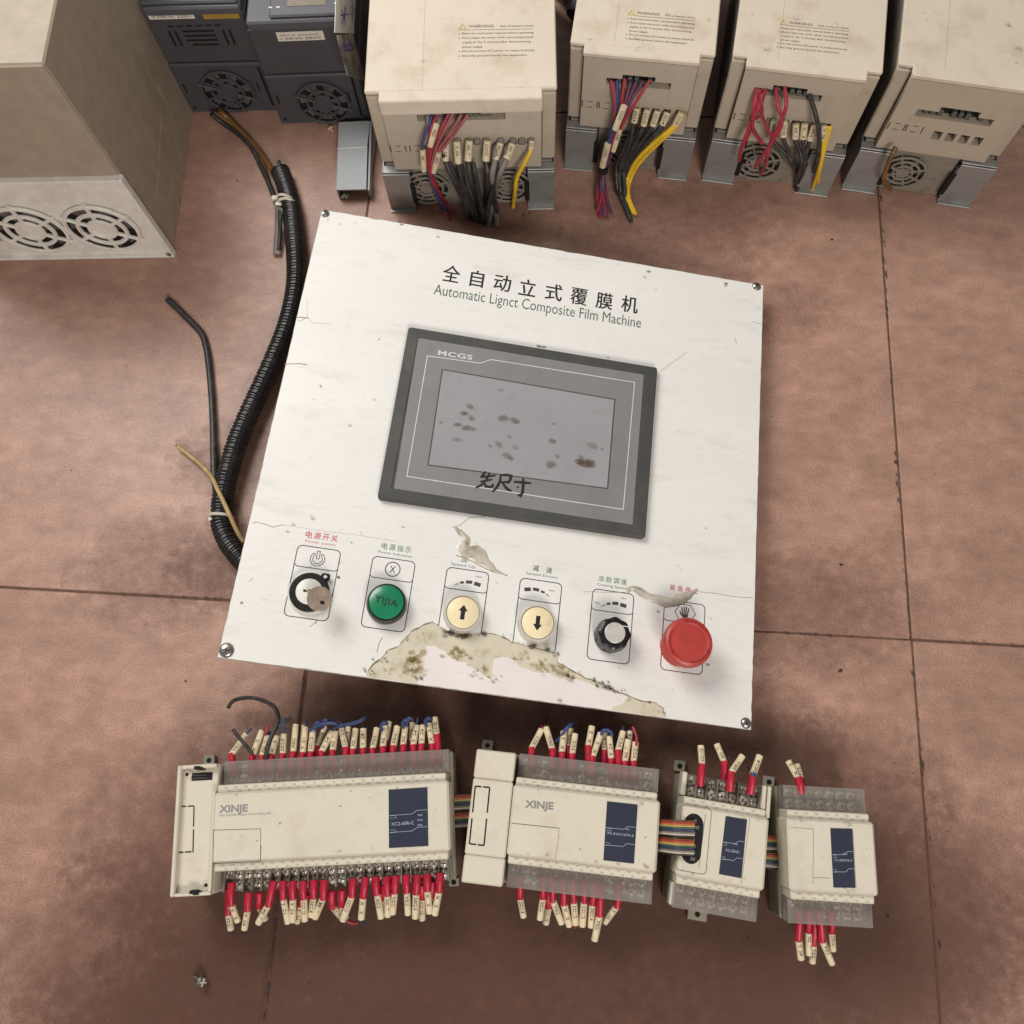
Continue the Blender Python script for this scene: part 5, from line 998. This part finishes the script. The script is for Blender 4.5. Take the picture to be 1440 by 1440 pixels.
# ================================================================== WHITE CABINET (left)
WC = Thing("white_cabinet_drive", "tall white metal cabinet with round fan grilles, left of the dark drives", "drive cabinet", None, (-313, 534, 0), -.092)
b = MB(); b.box(-210, -.5, 2, 330, 0, 238, 1.5); b.build("casing", 'cabinet_side', WC)
b = MB(); b.holes(-212, 1.2, 0, 112, [], -.5, 2); b.box(-3.5, 1.4, -5, 3, 0, 116, .8); b.box(-212, -3.7, -5, 3, 0, 3.2, .6); b.box(-212, -3.7, -5, 3, 106, 116, .8); b.build("end_frame", 'white_cabinet', WC)
b = MB(); b.box(-210, -1, .5, 2.1, 116.2, 237, .6); b.build("upper_end_panel", 'cabinet_side', WC)
for x in (-34, -104, -174): fan(WC, x - 16, 46, 33, -.8, 'white_cabinet', 6, (1.0, .66, .36), 2.2)
b = MB(); p = WC.hit(229, 60 + 285, -5.2, 1); b.lathe([(2.4, -5), (2.2, -6.4), (1, -6.8)], (-2.0, 7), 12, axis='y'); b.build("corner_screw", 'steel', WC, 40)
b = MB(); p0 = [WC.hit(x, y, 0, 0) for x, y in ((253, 278), (254, 292))]; b.add([p + Vector((.2, dy, dz)) for p in p0 for dy, dz in ((-.8, 0), (.8, 0))], [(0, 1, 3, 2)]); b.build("side_slot", 'deep_black', WC, 0)
b = MB(); 
for l in ([(205, 95), (236, 148)], [(236, 148), (227, 162), (220, 280)]):
    P = [WC.hit(x, y, -.4, 0) for x, y in l]; b.tube(P, .28, 4, raw=True)
b.build("side_crease", 'cabinet_side', WC, 0)
# ================================================================== GREY COVER + BITS
CV = Thing("grey_cover", "small flat pale grey metal cover with a fold line, below the second dark drive", "cover", None, (-126, 621, 0), -.07)
qa = [CV.hit(*p, 14) for p in ((476, 171), (520, 169), (516, 229 - 23), (475, 208))]; qb = [CV.hit(*p, 14) for p in ((475, 209), (516.5, 207), (515, 266), (473, 267))]
for q_, z in ((qa, 13.2), (qb, 14)):
    b = MB(); b.prism([(p.x, p.y) for p in q_], z - 1.6, z); b.build("cover_plate", 'cover_grey', CV, 0)
b = MB(); e0, e1 = CV.hit(520, 169, 14), CV.hit(515, 266, 14); b.box(max(e0.x, e1.x) - .2, max(e0.x, e1.x) + 1.6, min(e0.y, e1.y), max(e0.y, e1.y), 0, 12.4); x_ = min(qb[3].x, qa[0].x); b.box(x_ + 1, x_ + 2.4, e1.y, e0.y, 0, 12.3); b.build("cover_flange", 'cover_grey', CV, 0)
b = MB(); m0, m1 = CV.hit(475, 208.5, 14), CV.hit(516, 206.5, 14); b.tube([(m0.x, m0.y, 13.9), (m1.x, m1.y, 13.9)], .6, 6, raw=True); b.build("fold_line", 'sticker_white', CV, 60)
for (px, py, lab) in ((465.5, 181, "small crumpled clear plastic bit left of the grey cover's upper end"), (485, 276, "small bright metal clip below the grey cover's lower end")):
    c = U(px, py, 2); b = MB()
    for k in range(5):
        a = random.uniform(0, 6.28); b.tube([(c.x + 4 * math.cos(a), c.y + 4 * math.sin(a), 1.2), (c.x, c.y, 3 + k * .6), (c.x + 3 * math.cos(a + 2), c.y + 3 * math.sin(a + 2), 1.5)], .9, 6)
    tag(b.build("metal_clip" if py > 200 else "plastic_bit", 'nickel' if py > 200 else 'floor_bit', None, 50), lab, "clip" if py > 200 else "plastic bit")
c = U(280, 1377, 3); SCW = Thing("screw", "small bright cross-head screw lying alone on the lower left tile", "screw", None, (c.x, c.y, 0), .5)
b = MB(); vs0 = len(b.v); b.lathe([(1.6, 0), (1.6, 7.5), (4.2, 8), (4.6, 9.2), (3.6, 10.6), (.5, 11.2)], (0, 0), 16); m_ = Matrix.Translation((0, 0, 4.2)) @ Matrix.Rotation(.7, 4, 'Z') @ Matrix.Rotation(1.0, 4, 'X') @ Matrix.Translation((0, 0, -5)); b.v = [tuple(m_ @ Vector(v)) for v in b.v]; b.build("screw_body", 'steel', SCW, 40)
b = MB(); b.box(-3, 3, -.5, .5, 10.9, 11.5); b.box(-.5, .5, -3, 3, 10.9, 11.51); b.v = [tuple(m_ @ Vector(v)) for v in b.v]; b.build("cross_slot", 'silver_line', SCW, 0)
# ================================================================== CABLE HARNESS
c = U(320, 700); HN = Thing("cable_harness", "black corrugated conduit with cables tied to it, curving beside the white panel", "cable conduit", None, (c.x, c.y, 0))
pc_ = [(394, 240, 11), (402, 262, 11), (409, 290, 11), (413, 325, 11), (416, 360, 11), (416.5, 395, 11), (411.5, 429, 11), (403, 461, 12), (388, 499, 12), (369.6, 540.6, 12), (350, 582, 12), (333, 624, 12), (320.5, 665.6, 12), (313.2, 700, 12), (311.5, 735, 12), (320, 759, 13), (333, 778, 15), (352, 796, 20), (385, 808, 24), (430, 800, 24)]
b = MB(); P = spline([HN.hit(*p[:2], p[2]) for p in pc_], .95)
b.tube(P, 8.9, 14, raw=True, rf=lambda L: 1.0 + (.085 if (L % 3.3) < 1.7 else -.05)); b.build("corrugated_conduit", 'conduit_black', HN, 25)
def hw(pts, r, mat, name="cable", flat=1.0): b = MB(); b.tube([HN.hit(*p[:2], p[2]) for p in pts], r, 8, flat=flat); return b.build(name, mat, HN, 60)
hw([(297, 160, 16), (312, 172, 5), (335, 188, 4), (353, 206, 4), (366, 232, 4), (378, 258, 7), (390, 290, 12)], 2.7, 'wire_black')
hw([(308, 155, 16), (322, 168, 6), (342, 188, 4), (358, 205, 4), (372, 222, 5), (384, 242, 10)], 3.2, 'wire_brown'); hw([(302, 158, 14), (330, 178, 4), (350, 196, 3), (368, 226, 3), (380, 262, 5)], 1.8, 'wire_brown')
hw([(392, 226, 14), (394, 238, 12), (397, 250, 11)], 2.0, 'wire_black'); hw([(387, 238, 12), (391, 246, 11), (396, 256, 11)], 2.0, 'wire_blue'); hw([(397, 232, 12), (399, 243, 12), (401, 254, 11)], 1.8, 'wire_purple')
hw([(392, 292, 20), (392, 315, 8), (390, 340, 4), (389, 358, 3)], 4.2, 'wire_grey', "flat_cable", .35); hw([(394, 295, 18), (394, 325, 7), (392, 352, 4)], 2.2, 'wire_black')
hw([(236, 421, 3), (250, 434, 3), (266, 450, 3), (279, 463, 3.5), (286.5, 475, 3.5), (292, 499, 3.5), (296, 535, 3.5), (298.5, 570, 3.5), (300, 610, 4), (300.5, 640, 5), (301.5, 672, 8), (306, 700, 10)], 3.3, 'wire_black', "loose_cable")
hw([(250, 628, 5), (262, 637, 5), (284, 655, 7), (297, 670, 12), (306, 688, 22), (322, 722, 24), (334, 748, 22), (343, 762, 20)], 2.1, 'wire_tan', "loose_wire")
hw([(248, 626, 4), (257, 634, 5), (270, 641, 6)], 1.1, 'wire_brown', "loose_wire")
def tie(px, py, z, ang, r=9.6, knob=(0, 0)):
    c = HN.hit(px, py, z); b = MB(); R_ = Matrix.Rotation(ang, 3, 'Z')
    b.tube([c + R_ @ Vector((random.uniform(-.2, .2), r * 1.05 * math.cos(2 * math.pi * i / 24), r * 1.05 * math.sin(2 * math.pi * i / 24))) for i in range(25)], 1.4, 6, raw=True)
    k = HN.hit(px + knob[0], py + knob[1], z + 3); b.box(k.x - 3.4, k.x + 3.4, k.y - 2.6, k.y + 2.6, k.z - 2.4, k.z + 2.4, .8); b.build("cable_tie", 'tie_white', HN, 50)
tie(311, 727, 12, 1.45, 9.8, (-12, 2)); tie(405, 288, 11, 1.4, 9.4, (-13, 0)); tie(403, 283, 11, 1.2, 9.4, (-16, -4))
